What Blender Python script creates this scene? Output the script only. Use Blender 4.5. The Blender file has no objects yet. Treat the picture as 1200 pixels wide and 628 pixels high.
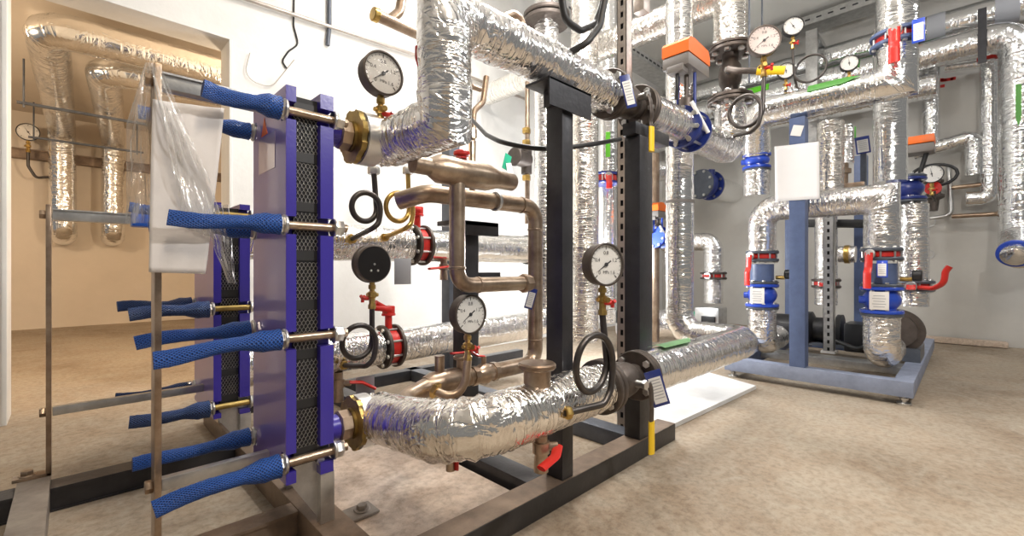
import bpy, bmesh, math, random
from mathutils import Vector, Matrix, noise
random.seed(7)
V = Vector
PI = math.pi
SC = bpy.context.scene
COL = SC.collection
# ------------------------------------------------------------------ survey
# camera station (0,0,0.7); the skid pipes run along +X, the room's other axis is +Y
FPX = 525.0
YAW = math.radians(45.5)
CAMZ = 0.70
FX, FY = math.cos(YAW), math.sin(YAW)
def P(px, py, X=None, Y=None, Z=None, D=None):
    """sight line through a photo pixel, met with one plane of the room"""
    u = (px - 600) / FPX; w = (314 - py) / FPX
    dx = FX + FY * u; dy = FY - FX * u
    if X is not None: t = X / dx
    elif Y is not None: t = Y / dy
    elif Z is not None: t = (Z - CAMZ) / w
    else: t = D
    return V((dx * t, dy * t, CAMZ + w * t))
# ------------------------------------------------------------------ materials
def new_mat(name):
    m = bpy.data.materials.new(name); m.use_nodes = True
    nt = m.node_tree; b = nt.nodes['Principled BSDF']
    return m, nt, b
def N(nt, typ, **kw):
    n = nt.nodes.new(typ)
    for k, v in kw.items(): setattr(n, k, v)
    return n
def mat(name, col, metal=0.0, rough=0.5, var=0.0, vscale=8.0, bump=0.0, bscale=60.0, coat=0.0, col2=None, spec=0.5):
    m, nt, b = new_mat(name)
    b.inputs['Base Color'].default_value = (*col, 1); b.inputs['Metallic'].default_value = metal
    b.inputs['Roughness'].default_value = rough; b.inputs['Coat Weight'].default_value = coat
    b.inputs['Specular IOR Level'].default_value = spec
    tc = N(nt, 'ShaderNodeTexCoord')
    if var > 0:
        nz = N(nt, 'ShaderNodeTexNoise'); nz.inputs['Scale'].default_value = vscale; nz.inputs['Detail'].default_value = 6
        nz.inputs['Roughness'].default_value = .65
        nt.links.new(tc.outputs['Object'], nz.inputs['Vector'])
        rp = N(nt, 'ShaderNodeValToRGB')
        c2 = col2 or tuple(max(0, c * (1 - var)) for c in col)
        rp.color_ramp.elements[0].position = .35; rp.color_ramp.elements[1].position = .65
        rp.color_ramp.elements[0].color = (*c2, 1); rp.color_ramp.elements[1].color = (*col, 1)
        nt.links.new(nz.outputs['Fac'], rp.inputs['Fac']); nt.links.new(rp.outputs['Color'], b.inputs['Base Color'])
    if bump > 0:
        n2 = N(nt, 'ShaderNodeTexNoise'); n2.inputs['Scale'].default_value = bscale; n2.inputs['Detail'].default_value = 4
        nt.links.new(tc.outputs['Object'], n2.inputs['Vector'])
        bp = N(nt, 'ShaderNodeBump'); bp.inputs['Strength'].default_value = bump; bp.inputs['Distance'].default_value = .01
        nt.links.new(n2.outputs['Fac'], bp.inputs['Height']); nt.links.new(bp.outputs['Normal'], b.inputs['Normal'])
    return m
def foil(name, col, rough, strength, along=95, around=11, dist=.006, crumple=26):
    """crumpled aluminium jacket: fine sharp creases run round the pipe (UV is in metres)"""
    m, nt, b = new_mat(name)
    b.inputs['Base Color'].default_value = (*col, 1); b.inputs['Metallic'].default_value = .97
    uv = N(nt, 'ShaderNodeTexCoord')
    def ridge(sx, sy, det, dis, width):
        mp = N(nt, 'ShaderNodeMapping'); mp.inputs['Scale'].default_value = (sx, sy, 1); nt.links.new(uv.outputs['UV'], mp.inputs['Vector'])
        n = N(nt, 'ShaderNodeTexNoise'); n.inputs['Scale'].default_value = 1; n.inputs['Detail'].default_value = det; n.inputs['Distortion'].default_value = dis
        nt.links.new(mp.outputs['Vector'], n.inputs['Vector'])
        s = N(nt, 'ShaderNodeMath', operation='SUBTRACT'); s.inputs[1].default_value = .5; nt.links.new(n.outputs['Fac'], s.inputs[0])
        ab = N(nt, 'ShaderNodeMath', operation='ABSOLUTE'); nt.links.new(s.outputs[0], ab.inputs[0])
        mr = N(nt, 'ShaderNodeMapRange'); mr.inputs['From Max'].default_value = width; nt.links.new(ab.outputs[0], mr.inputs['Value'])
        return mr.outputs['Result'], n.outputs['Fac']
    r1, f1 = ridge(along, around, 2.5, .7, .07)
    r2, f2 = ridge(crumple, crumple * .8, 3, 1.2, .06)
    a1 = N(nt, 'ShaderNodeMath', operation='MULTIPLY_ADD'); a1.inputs[1].default_value = .55; nt.links.new(r1, a1.inputs[0]); nt.links.new(f1, a1.inputs[2])
    a2 = N(nt, 'ShaderNodeMath', operation='MULTIPLY_ADD'); a2.inputs[1].default_value = .45; nt.links.new(r2, a2.inputs[0]); nt.links.new(a1.outputs[0], a2.inputs[2])
    bp = N(nt, 'ShaderNodeBump'); bp.inputs['Strength'].default_value = strength; bp.inputs['Distance'].default_value = dist
    nt.links.new(a2.outputs[0], bp.inputs['Height']); nt.links.new(bp.outputs['Normal'], b.inputs['Normal'])
    n3 = N(nt, 'ShaderNodeTexNoise'); n3.inputs['Scale'].default_value = 14; n3.inputs['Detail'].default_value = 3; nt.links.new(uv.outputs['UV'], n3.inputs['Vector'])
    rr = N(nt, 'ShaderNodeMapRange'); rr.inputs['To Min'].default_value = rough * .5; rr.inputs['To Max'].default_value = rough * 1.5
    nt.links.new(n3.outputs['Fac'], rr.inputs['Value']); nt.links.new(rr.outputs['Result'], b.inputs['Roughness'])
    return m
def net_mat(name, dark, light):
    """woven protective netting: crossing diagonal threads in UV"""
    m, nt, b = new_mat(name)
    uv = N(nt, 'ShaderNodeTexCoord'); sp = N(nt, 'ShaderNodeSeparateXYZ'); nt.links.new(uv.outputs['UV'], sp.inputs[0])
    outs = []
    for sgn in (1, -1):
        a = N(nt, 'ShaderNodeMath', operation='MULTIPLY_ADD'); a.inputs[1].default_value = sgn * 1.0
        nt.links.new(sp.outputs['Y'], a.inputs[0]); nt.links.new(sp.outputs['X'], a.inputs[2])
        s = N(nt, 'ShaderNodeMath', operation='MULTIPLY'); s.inputs[1].default_value = 760; nt.links.new(a.outputs[0], s.inputs[0])
        c = N(nt, 'ShaderNodeMath', operation='SINE'); nt.links.new(s.outputs[0], c.inputs[0]); outs.append(c)
    mxx = N(nt, 'ShaderNodeMath', operation='MAXIMUM'); nt.links.new(outs[0].outputs[0], mxx.inputs[0]); nt.links.new(outs[1].outputs[0], mxx.inputs[1])
    rp = N(nt, 'ShaderNodeValToRGB'); rp.color_ramp.elements[0].position = .35; rp.color_ramp.elements[1].position = .9
    rp.color_ramp.elements[0].color = (*dark, 1); rp.color_ramp.elements[1].color = (*light, 1)
    nt.links.new(mxx.outputs[0], rp.inputs['Fac']); nt.links.new(rp.outputs['Color'], b.inputs['Base Color'])
    bp = N(nt, 'ShaderNodeBump'); bp.inputs['Strength'].default_value = .6; bp.inputs['Distance'].default_value = .002
    nt.links.new(mxx.outputs[0], bp.inputs['Height']); nt.links.new(bp.outputs['Normal'], b.inputs['Normal'])
    b.inputs['Roughness'].default_value = .42
    return m
def concrete(name, c1, c2, c3, scale=1.2):
    m, nt, b = new_mat(name)
    tc = N(nt, 'ShaderNodeTexCoord')
    n1 = N(nt, 'ShaderNodeTexNoise'); n1.inputs['Scale'].default_value = scale; n1.inputs['Detail'].default_value = 8; n1.inputs['Roughness'].default_value = .62
    n2 = N(nt, 'ShaderNodeTexNoise'); n2.inputs['Scale'].default_value = 42; n2.inputs['Detail'].default_value = 8; n2.inputs['Roughness'].default_value = .7
    n4 = N(nt, 'ShaderNodeTexNoise'); n4.inputs['Scale'].default_value = 5.5; n4.inputs['Detail'].default_value = 10; n4.inputs['Roughness'].default_value = .75; n4.inputs['Distortion'].default_value = 1.2
    for n in (n1, n2, n4): nt.links.new(tc.outputs['Object'], n.inputs['Vector'])
    rp = N(nt, 'ShaderNodeValToRGB'); rp.color_ramp.elements[0].position = .40; rp.color_ramp.elements[1].position = .58
    rp.color_ramp.elements[0].color = (*c1, 1); rp.color_ramp.elements[1].color = (*c2, 1)
    nt.links.new(n1.outputs['Fac'], rp.inputs['Fac'])
    r2 = N(nt, 'ShaderNodeValToRGB'); r2.color_ramp.elements[0].position = .4; r2.color_ramp.elements[1].position = .72
    r2.color_ramp.elements[0].color = (0, 0, 0, 1); r2.color_ramp.elements[1].color = (1, 1, 1, 1)
    nt.links.new(n4.outputs['Fac'], r2.inputs['Fac'])
    mx = N(nt, 'ShaderNodeMix'); mx.data_type = 'RGBA'; nt.links.new(r2.outputs['Color'], mx.inputs['Factor'])
    nt.links.new(rp.outputs['Color'], mx.inputs['A']); mx.inputs['B'].default_value = (*c3, 1)
    m2 = N(nt, 'ShaderNodeMix'); m2.data_type = 'RGBA'; m2.blend_type = 'MULTIPLY'; m2.inputs['Factor'].default_value = .42
    r3 = N(nt, 'ShaderNodeValToRGB'); r3.color_ramp.elements[0].position = .36; r3.color_ramp.elements[1].position = .56
    r3.color_ramp.elements[0].color = (.35, .3, .25, 1); r3.color_ramp.elements[1].color = (1, 1, 1, 1)
    nt.links.new(n2.outputs['Fac'], r3.inputs['Fac'])
    nt.links.new(mx.outputs['Result'], m2.inputs['A']); nt.links.new(r3.outputs['Color'], m2.inputs['B'])
    nt.links.new(m2.outputs['Result'], b.inputs['Base Color'])
    bp = N(nt, 'ShaderNodeBump'); bp.inputs['Strength'].default_value = .35; bp.inputs['Distance'].default_value = .01
    nt.links.new(n2.outputs['Fac'], bp.inputs['Height']); nt.links.new(bp.outputs['Normal'], b.inputs['Normal'])
    b.inputs['Roughness'].default_value = .8
    return m
def film_mat(name):
    m, nt, b = new_mat(name)
    out = nt.nodes['Material Output']
    tr = N(nt, 'ShaderNodeBsdfTransparent'); gl = N(nt, 'ShaderNodeBsdfGlossy'); gl.inputs['Roughness'].default_value = .12
    df = N(nt, 'ShaderNodeBsdfDiffuse'); df.inputs['Color'].default_value = (.9, .88, .85, 1)
    tc = N(nt, 'ShaderNodeTexCoord'); nz = N(nt, 'ShaderNodeTexNoise'); nz.inputs['Scale'].default_value = 22; nz.inputs['Detail'].default_value = 5
    mp = N(nt, 'ShaderNodeMapping'); mp.inputs['Scale'].default_value = (1, 1, .3)
    nt.links.new(tc.outputs['Object'], mp.inputs['Vector']); nt.links.new(mp.outputs['Vector'], nz.inputs['Vector'])
    bp = N(nt, 'ShaderNodeBump'); bp.inputs['Strength'].default_value = .9; bp.inputs['Distance'].default_value = .02
    nt.links.new(nz.outputs['Fac'], bp.inputs['Height']); nt.links.new(bp.outputs['Normal'], gl.inputs['Normal'])
    fr = N(nt, 'ShaderNodeLayerWeight'); fr.inputs['Blend'].default_value = .55; nt.links.new(bp.outputs['Normal'], fr.inputs['Normal'])
    a = N(nt, 'ShaderNodeMixShader'); a.inputs['Fac'].default_value = .5
    nt.links.new(gl.outputs[0], a.inputs[1]); nt.links.new(df.outputs[0], a.inputs[2])
    c = N(nt, 'ShaderNodeMixShader'); ma = N(nt, 'ShaderNodeMath', operation='MULTIPLY_ADD'); ma.inputs[1].default_value = .75; ma.inputs[2].default_value = .22
    nt.links.new(fr.outputs['Facing'], ma.inputs[0]); nt.links.new(ma.outputs[0], c.inputs['Fac'])
    nt.links.new(tr.outputs[0], c.inputs[1]); nt.links.new(a.outputs[0], c.inputs[2]); nt.links.new(c.outputs[0], out.inputs['Surface'])
    return m
def lens_mat(name):
    m, nt, b = new_mat(name); out = nt.nodes['Material Output']
    tr = N(nt, 'ShaderNodeBsdfTransparent'); gl = N(nt, 'ShaderNodeBsdfGlossy'); gl.inputs['Roughness'].default_value = .03
    c = N(nt, 'ShaderNodeMixShader'); c.inputs['Fac'].default_value = .05
    nt.links.new(tr.outputs[0], c.inputs[1]); nt.links.new(gl.outputs[0], c.inputs[2]); nt.links.new(c.outputs[0], out.inputs['Surface'])
    return m
M = {
 'foil': foil('crumpled aluminium foil', (.88, .87, .86), .14, .46, 44, 6, .007, 13),
 'foil_soft': foil('smoother aluminium jacket', (.89, .89, .88), .14, .26, 30, 5, .007, 9),
 'foil_warm': foil('crumpled foil with warm tint', (.90, .87, .82), .15, .46, 46, 6, .007, 13),
 'foil_far': foil('broad creased aluminium jacket', (.86, .87, .875), .14, .36, 14, 3, .012, 6),
 'tape': mat('aluminium tape', (.80, .80, .79), .9, .35, bump=.15, bscale=40),
 'paint_white': mat('white wall paint', (.82, .81, .78), 0, .75, .10, 2.2, bump=.12, bscale=30),
 'paint_beige': mat('warm beige wall paint', (.74, .65, .54), 0, .8, .10, 1.2, bump=.1, bscale=20),
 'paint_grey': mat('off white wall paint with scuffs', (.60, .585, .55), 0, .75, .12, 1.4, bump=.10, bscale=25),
 'ceiling': mat('white ceiling paint', (.82, .81, .78), 0, .85, .06, 1.5, bump=.08, bscale=20),
 'floor': concrete('dusty screed floor', (.285, .215, .15), (.405, .325, .24), (.41, .36, .285)),
 'board': concrete('dirty white board', (.62, .50, .40), (.72, .61, .51), (.50, .37, .28), 3.0),
 'board_clean': mat('white insulation board', (.80, .80, .79), 0, .6, .15, 4, bump=.05),
 'blue_paint': mat('deep blue glossy paint', (.045, .030, .34), 0, .30, coat=.25, bump=.03, bscale=140),
 'face_sheen': mat('blue plate paint with painted lilac reflection', (.20, .135, .46), .1, .30, coat=.35, bump=.03, bscale=140),  # same blue paint, its lilac wall reflection mixed into the base colour
 'frame_blue': mat('slate blue frame paint', (.105, .15, .29), 0, .42, .2, 14, bump=.06),
 'frame_dark': mat('black painted steel', (.044, .044, .050), .35, .36, .35, 9, bump=.08, coat=.1),
 'frame_grey': mat('grey painted steel', (.115, .13, .16), .3, .40, .25, 12, bump=.06),
 'frame_dust': mat('dusty brown steel', (.30, .215, .15), .25, .55, .45, 7, bump=.1, col2=(.15, .105, .075)),
 'frame_beam': mat('dusty grey steel', (.33, .29, .245), .3, .55, .45, 10, bump=.08, col2=(.19, .16, .14)),
 'galv': mat('galvanised steel', (.62, .62, .61), .85, .34, .25, 18, bump=.08),
 'galv_warm': mat('galvanised strut', (.56, .50, .45), .7, .42, .2, 14, bump=.06),
 'steel': mat('bright steel', (.72, .71, .69), .95, .28, .15, 25, bump=.05),
 'stain': mat('tarnished welded steel', (.50, .39, .29), .85, .32, .45, 9, bump=.08, col2=(.27, .19, .135)),
 'cast': mat('dark cast iron', (.13, .108, .095), .6, .48, .35, 16, bump=.14),
 'black': mat('black enamel', (.018, .018, .02), .1, .35, bump=.03),
 'rubber': mat('black rubber', (.02, .02, .021), 0, .5),
 'tube_dark': mat('dark steel tube', (.10, .09, .085), .75, .36, .3, 20),
 'brass': mat('brass', (.66, .44, .14), .95, .28, .35, 30, bump=.06),
 'yellow_zinc': mat('yellow passivated steel', (.50, .36, .12), .85, .38, .4, 20, bump=.08, col2=(.28, .2, .07)),
 'red': mat('red enamel', (.62, .025, .018), 0, .35, coat=.2),
 'orange': mat('orange plastic', (.88, .17, .018), 0, .42),
 'yellow': mat('yellow plastic', (.88, .58, .02), 0, .4),
 'blue': mat('bright blue enamel', (.022, .075, .52), 0, .33, coat=.3, bump=.05),
 'navy': mat('dark blue enamel', (.018, .035, .20), 0, .3, coat=.3, bump=.05),
 'net': net_mat('blue netting', (.006, .026, .15), (.022, .13, .52)),
 'net_dark': net_mat('dark blue netting', (.006, .012, .06), (.05, .12, .34)),
 'blue_film': mat('blue plastic', (.02, .12, .62), 0, .35),
 'green': mat('green plastic', (.02, .33, .19), 0, .4),
 'green_mark': mat('green marking sticker', (.085, .31, .05), 0, .45),
 'lime_mark': mat('bright green marking sticker', (.16, .72, .03), 0, .45),
 'moss_mark': mat('dusty green marking sticker', (.16, .34, .15), 0, .5),
 'white': mat('white enamel', (.84, .84, .84), 0, .4),
 'dial': mat('dial white', (.84, .83, .80), 0, .45),
 'dial_pink': mat('dial pinkish', (.82, .70, .66), 0, .45),
 'ink': mat('printing ink', (.03, .03, .035), 0, .5),
 'ink_grey': mat('grey printing', (.36, .37, .40), 0, .6),
 'paper': mat('paper sheet', (.83, .80, .79), 0, .7, .04, 14, bump=.03),
 'card': mat('label card', (.80, .79, .77), 0, .6),
 'grey_plastic': mat('grey plastic', (.19, .175, .165), 0, .5),
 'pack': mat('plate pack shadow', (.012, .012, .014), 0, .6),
 'plate_steel': mat('stainless plate edge', (.55, .53, .49), .9, .34),
 'film': film_mat('clear plastic film'),
 'lens': lens_mat('clear lens'),
}
# ------------------------------------------------------------------ mesh builder
def basis(a):
    a = V(a).normalized()
    h = V((0, 0, 1)) if abs(a.z) < .9 else V((1, 0, 0))
    u = h.cross(a).normalized(); v = a.cross(u).normalized()
    return a, u, v
def fillet(pts, bend):
    pts = [V(p) for p in pts]
    if len(pts) < 3 or bend <= 0: return pts
    out = [pts[0]]
    for i in range(1, len(pts) - 1):
        p0, p, p1 = pts[i - 1], pts[i], pts[i + 1]
        d0 = (p0 - p); d1 = (p1 - p); l0, l1 = d0.length, d1.length
        if l0 < 1e-6 or l1 < 1e-6: continue
        d0.normalize(); d1.normalize()
        ang = d0.angle(d1)
        if ang > PI - .03 or ang < .05: out.append(p); continue
        tl = min(bend / math.tan(ang / 2), l0 * .49, l1 * .49)
        r = tl * math.tan(ang / 2)
        bis = (d0 + d1).normalized(); c = p + bis * (r / math.sin(ang / 2))
        a = p + d0 * tl - c; b = p + d1 * tl - c
        n = 10; tot = a.angle(b); ax = a.cross(b).normalized()
        for k in range(n + 1):
            out.append(c + Matrix.Rotation(tot * k / n, 3, ax) @ a)
    out.append(pts[-1]); return out
def resample(pts, step):
    L = [0]
    for i in range(1, len(pts)): L.append(L[-1] + (pts[i] - pts[i - 1]).length)
    n = max(1, int(math.ceil(L[-1] / step))); out = []; j = 0
    for k in range(n + 1):
        s = L[-1] * k / n
        while j < len(L) - 2 and L[j + 1] < s: j += 1
        d = L[j + 1] - L[j]; f = 0 if d < 1e-9 else (s - L[j]) / d
        out.append(pts[j].lerp(pts[j + 1], f))
    return out
class MB:
    def __init__(s): s.bm = bmesh.new(); s.uv = s.bm.loops.layers.uv.new('UVMap')
    def _face(s, vs, uvs=None):
        try: f = s.bm.faces.new(vs)
        except ValueError: return None
        if uvs:
            for l, t in zip(f.loops, uvs): l[s.uv].uv = t
        return f
    def box(s, c, size, R=None, bev=0.0):
        c = V(c); hx, hy, hz = size[0] / 2, size[1] / 2, size[2] / 2
        R = R or Matrix.Identity(3)
        vs = [s.bm.verts.new(c + R @ V((x * hx, y * hy, z * hz))) for x in (-1, 1) for y in (-1, 1) for z in (-1, 1)]
        fs = [(0, 1, 3, 2), (4, 6, 7, 5), (0, 4, 5, 1), (2, 3, 7, 6), (0, 2, 6, 4), (1, 5, 7, 3)]
        faces = [s.bm.faces.new([vs[i] for i in f]) for f in fs]
        if bev > 0:
            es = {e for f in faces for e in f.edges}
            bmesh.ops.bevel(s.bm, geom=list(es), offset=bev, segments=2, profile=.6, affect='EDGES')
        return s
    def bx(s, x0, x1, y0, y1, z0, z1, bev=0.0):
        return s.box(((x0 + x1) / 2, (y0 + y1) / 2, (z0 + z1) / 2), (abs(x1 - x0), abs(y1 - y0), abs(z1 - z0)), None, bev)
    def lathe(s, o, axis, prof, seg=32, cap=True):
        a, u, v = basis(axis); o = V(o); rings = []; h0 = 0
        sl = [0]
        for i in range(1, len(prof)): sl.append(sl[-1] + math.hypot(prof[i][0] - prof[i - 1][0], prof[i][1] - prof[i - 1][1]))
        for h, r in prof:
            rings.append([s.bm.verts.new(o + a * h + (u * math.cos(2 * PI * k / seg) + v * math.sin(2 * PI * k / seg)) * max(r, 1e-5)) for k in range(seg)])
        for i in range(len(rings) - 1):
            for k in range(seg):
                k2 = (k + 1) % seg; rr = max(prof[i][1], prof[i + 1][1])
                s._face([rings[i][k], rings[i][k2], rings[i + 1][k2], rings[i + 1][k]],
                        [(sl[i], k / seg * 2 * PI * rr), (sl[i], (k + 1) / seg * 2 * PI * rr), (sl[i + 1], (k + 1) / seg * 2 * PI * rr), (sl[i + 1], k / seg * 2 * PI * rr)])
        if cap:
            s._face(list(reversed(rings[0]))); s._face(rings[-1])
        return s
    def cyl(s, a, b, r, seg=20, r2=None):
        a = V(a); b = V(b); return s.lathe(a, b - a, [(0, r), ((b - a).length, r if r2 is None else r2)], seg)
    def disc(s, c, axis, r, w, bev=.002, seg=36):
        return s.lathe(V(c) - V(axis).normalized() * w / 2, axis, [(0, r - bev), (bev, r), (w - bev, r), (w, r - bev)], seg)
    def hexnut(s, c, axis, r, w): return s.lathe(V(c) - V(axis).normalized() * w / 2, axis, [(0, r * .92), (w * .12, r), (w * .88, r), (w, r * .92)], 6)
    def ring(s, c, axis, ro, ri, w, seg=40):
        o = V(c) - V(axis).normalized() * w / 2
        return s.lathe(o, axis, [(0, ri), (0, ro * .99), (w * .12, ro), (w * .88, ro), (w, ro * .99), (w, ri), (0, ri)], seg, cap=False)
    def tube(s, pts, r, bend=0.0, seg=24, step=.02, wr=0.0, seed=0.0, cap=True, rf=None, flat=None, mitre=()):
        """sweep a round section; corners listed in mitre are cut square, the others are bent"""
        pts = [V(p) for p in pts]; cuts = [0] + sorted(mitre) + [len(pts) - 1]; runs = []
        for i in range(len(cuts) - 1): runs.append(resample(fillet(pts[cuts[i]:cuts[i + 1] + 1], bend), step))
        items = []                                   # (point, tangent, corner plane normal or None)
        for j, run in enumerate(runs):
            n = len(run)
            for i, p in enumerate(run):
                t = (run[min(i + 1, n - 1)] - run[max(i - 1, 0)]).normalized()
                if j > 0 and i == 0: continue
                if j < len(runs) - 1 and i == n - 1:
                    tn = (runs[j + 1][1] - runs[j + 1][0]).normalized(); items.append((p, t, (t + tn).normalized())); continue
                ok = True
                for (c, on) in ((run[0], j > 0), (run[-1], j < len(runs) - 1)):
                    if on and (p - c).length < r * 1.04: ok = False
                if ok: items.append((p, t, None))
        N_ = len(items); t0 = items[0][1]; a, u, v = basis(t0); S = 0; ss = []; rings = []; tp = t0
        corners = [it[0] for it in items if it[2]]
        for i, (p, t, pl) in enumerate(items):
            ax = t0.cross(t)
            if ax.length > 1e-7:
                q = Matrix.Rotation(t0.angle(t), 3, ax.normalized()); u = q @ u; v = q @ v
            curv = (t - t0).length / max(step, 1e-4); t0 = t
            if i: S += (p - items[i - 1][0]).length
            ss.append(S); row = []; k0 = rf(i / (N_ - 1)) if rf else 1.0
            near = min([(p - c).length for c in corners], default=9)
            cr = 1 + min(curv * .16, 1.6) + max(0, 1.2 - near / (r * 2.2))
            for k in range(seg):
                th = 2 * PI * k / seg; d = u * math.cos(th) + v * math.sin(th); rr = r * k0
                if wr > 0:
                    rr += wr * .45 * noise.noise(p * 11 + d * r * 11 + V((seed, 3.1, 0)))
                    rr += wr * .9 * cr * (abs(noise.noise(V((S * 70 + seed * 3.7, math.cos(th) * 1.3, math.sin(th) * 1.3)))) - .2)
                    rr += wr * .32 * noise.noise(p * 60 + d * 2.2 + V((0, seed, 0)))
                o = d * rr
                if flat:
                    f = flat(i / (N_ - 1)); o = u * (math.cos(th) * rr * f[0]) + v * (math.sin(th) * rr * f[1])
                if pl is not None: o = o - t * (o.dot(pl) / t.dot(pl))
                row.append(s.bm.verts.new(p + o))
            rings.append(row)
        for i in range(N_ - 1):
            for k in range(seg):
                k2 = (k + 1) % seg; c = 2 * PI * r / seg
                s._face([rings[i][k], rings[i][k2], rings[i + 1][k2], rings[i + 1][k]],
                        [(ss[i] + seed, k * c), (ss[i] + seed, (k + 1) * c), (ss[i + 1] + seed, (k + 1) * c), (ss[i + 1] + seed, k * c)])
        if cap: s._face(list(reversed(rings[0]))); s._face(rings[-1])
        return s
    def prism(s, poly, o, ux, uy, depth):
        """polygon (2D) in the plane ux,uy at o, pushed by the vector depth"""
        o = V(o); ux = V(ux); uy = V(uy); d = V(depth)
        A = [s.bm.verts.new(o + ux * x + uy * y) for x, y in poly]; B = [s.bm.verts.new(v.co + d) for v in A]
        s._face(list(reversed(A))); s._face(B); n = len(A)
        for i in range(n): s._face([A[i], A[(i + 1) % n], B[(i + 1) % n], B[i]])
        return s
    def sheet(s, fn, nu, nv):
        g = [[s.bm.verts.new(fn(i / nu, j / nv)) for j in range(nv + 1)] for i in range(nu + 1)]
        for i in range(nu):
            for j in range(nv): s._face([g[i][j], g[i + 1][j], g[i + 1][j + 1], g[i][j + 1]], [(i / nu, j / nv), ((i + 1) / nu, j / nv), ((i + 1) / nu, (j + 1) / nv), (i / nu, (j + 1) / nv)])
        return s
    def transform(s, Mx): bmesh.ops.transform(s.bm, matrix=Mx, verts=s.bm.verts); return s
    def build(s, name, material, parent=None, angle=.62, kind=None, label=None):
        bmesh.ops.recalc_face_normals(s.bm, faces=s.bm.faces)
        for f in s.bm.faces: f.smooth = True
        for e in s.bm.edges:
            if len(e.link_faces) == 2 and e.calc_face_angle(0) > angle: e.smooth = False
        o = bpy.data.objects.new(name, bpy.data.meshes.new(name)); COL.objects.link(o)
        if parent:
            r = parent
            while r.parent: r = r.parent
            if r.get('_w'): bmesh.ops.translate(s.bm, vec=-r.location, verts=s.bm.verts)
            o.parent = parent
        elif s.bm.verts:
            co = [v.co for v in s.bm.verts]
            c = V(((min(p.x for p in co) + max(p.x for p in co)) / 2, (min(p.y for p in co) + max(p.y for p in co)) / 2, min(p.z for p in co)))
            bmesh.ops.translate(s.bm, vec=-c, verts=s.bm.verts); o.location = c; o['_w'] = 1
        s.bm.to_mesh(o.data); s.bm.free()
        o.data.materials.append(M[material] if isinstance(material, str) else material)
        if kind: o['kind'] = kind
        if label: o['label'] = label
        return o
def tag(o, label, cat, group=None, kind=None):
    o['label'] = label; o['category'] = cat
    if group: o['group'] = group
    if kind: o['kind'] = kind
    return o
def thing(name, label, cat, loc=(0, 0, 0), rot=None, group=None, world=False):
    """an Empty at the thing's base; world=True when its parts are drawn in room coordinates"""
    o = bpy.data.objects.new(name, None); COL.objects.link(o); o.empty_display_size = .05
    o.location = loc
    if rot is not None:
        o.rotation_euler = (0, 0, rot) if isinstance(rot, (int, float)) else rot.to_euler()
    if world: o['_w'] = 1
    return tag(o, label, cat, group)
def frame3(ax, up):
    """rotation whose local X is ax and local Z is as near up as possible"""
    x = V(ax).normalized(); z = V(up) - x * V(up).dot(x); z.normalize(); y = z.cross(x)
    return Matrix((x, y, z)).transposed()
def facing(d):
    """upright pipe: local X up, local -Y towards d"""
    x = V((0, 0, 1)); y = -V(d).normalized(); return Matrix((x, y, x.cross(y))).transposed()
def text_into(mb, body, size, Mx):
    c = bpy.data.curves.new('t', 'FONT'); c.body = body; c.size = size; c.align_x = 'CENTER'; c.align_y = 'CENTER'
    o = bpy.data.objects.new('t', c); me = bpy.data.meshes.new_from_object(o)
    me.transform(Mx); mb.bm.from_mesh(me)
    bpy.data.objects.remove(o); bpy.data.curves.remove(c); bpy.data.meshes.remove(me)
# ------------------------------------------------------------------ builders of kinds
_sd = [0.0]
def pipe(label, pts, r, bend=None, m='foil', wr=.004, group=None, step=None, seg=36, name='insulated_pipe', cat='pipe', bands=(), marks=(), mitre=()):
    """one run of lagged pipe; bands = tape wraps, marks = stickers, both parts of the run"""
    _sd[0] += 1.37
    b = MB().tube(pts, r, bend if bend is not None else r * 1.35, seg, step or max(.010, r * .16), wr, _sd[0], mitre=mitre)
    o = b.build(name, m, None, 1.2); tag(o, label, cat, group)
    for (a, c, mm) in bands: MB().tube([V(a), V(c)], r + wr * .9 + .0015, 0, 30, .02).build('tape_band', mm, o)
    for mk in marks: patch(o, r + wr * 1.3 + .002, *mk)
    return o
def patch(parent, r, a, c, th0, th1, m, tip=0.0, name='flow_arrow', label=None):
    """sticker lying on the pipe between a and c, from angle th0 to th1 (0 = up)"""
    a = V(a); c = V(c); ax = (c - a).normalized(); L = (c - a).length
    up = V((0, 0, 1)) if abs(ax.z) < .9 else V((-1, 0, 0))
    u = (up - ax * up.dot(ax)).normalized(); v = ax.cross(u)
    b = MB()
    def fn(s, t):
        x = s * L; w = 1.0
        if tip and s > 1 - tip: w = max(.02, (1 - s) / tip)
        th = (th0 + th1) / 2 + (t - .5) * (th1 - th0) * w
        return a + ax * x + (u * math.cos(th) + v * math.sin(th)) * r
    return b.sheet(fn, 12, 8).build(name, m, parent, label=label)
def coil(T, C, R, E, ax, off, r_out=.0):
    """pigtail siphon path: down from T, one full loop of radius R about C, then off to E"""
    T, C, E, ax, off = V(T), V(C), V(E), V(ax).normalized(), V(off); up = V((0, 0, 1)); pts = [T]
    n = 28
    for k in range(n + 1):
        a = -2 * PI * k / n * 1.0
        pts.append(C + ax * (R * math.cos(a)) + up * (R * math.sin(a)) + off * (k / n))
    D = C + off
    pts += [D + ax * R + up * (-R * .45), D + ax * (R * .88) + up * (-R * 1.1), D + ax * (R * .45) + up * (-R * 1.5)]
    pts.append(E); return pts
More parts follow.
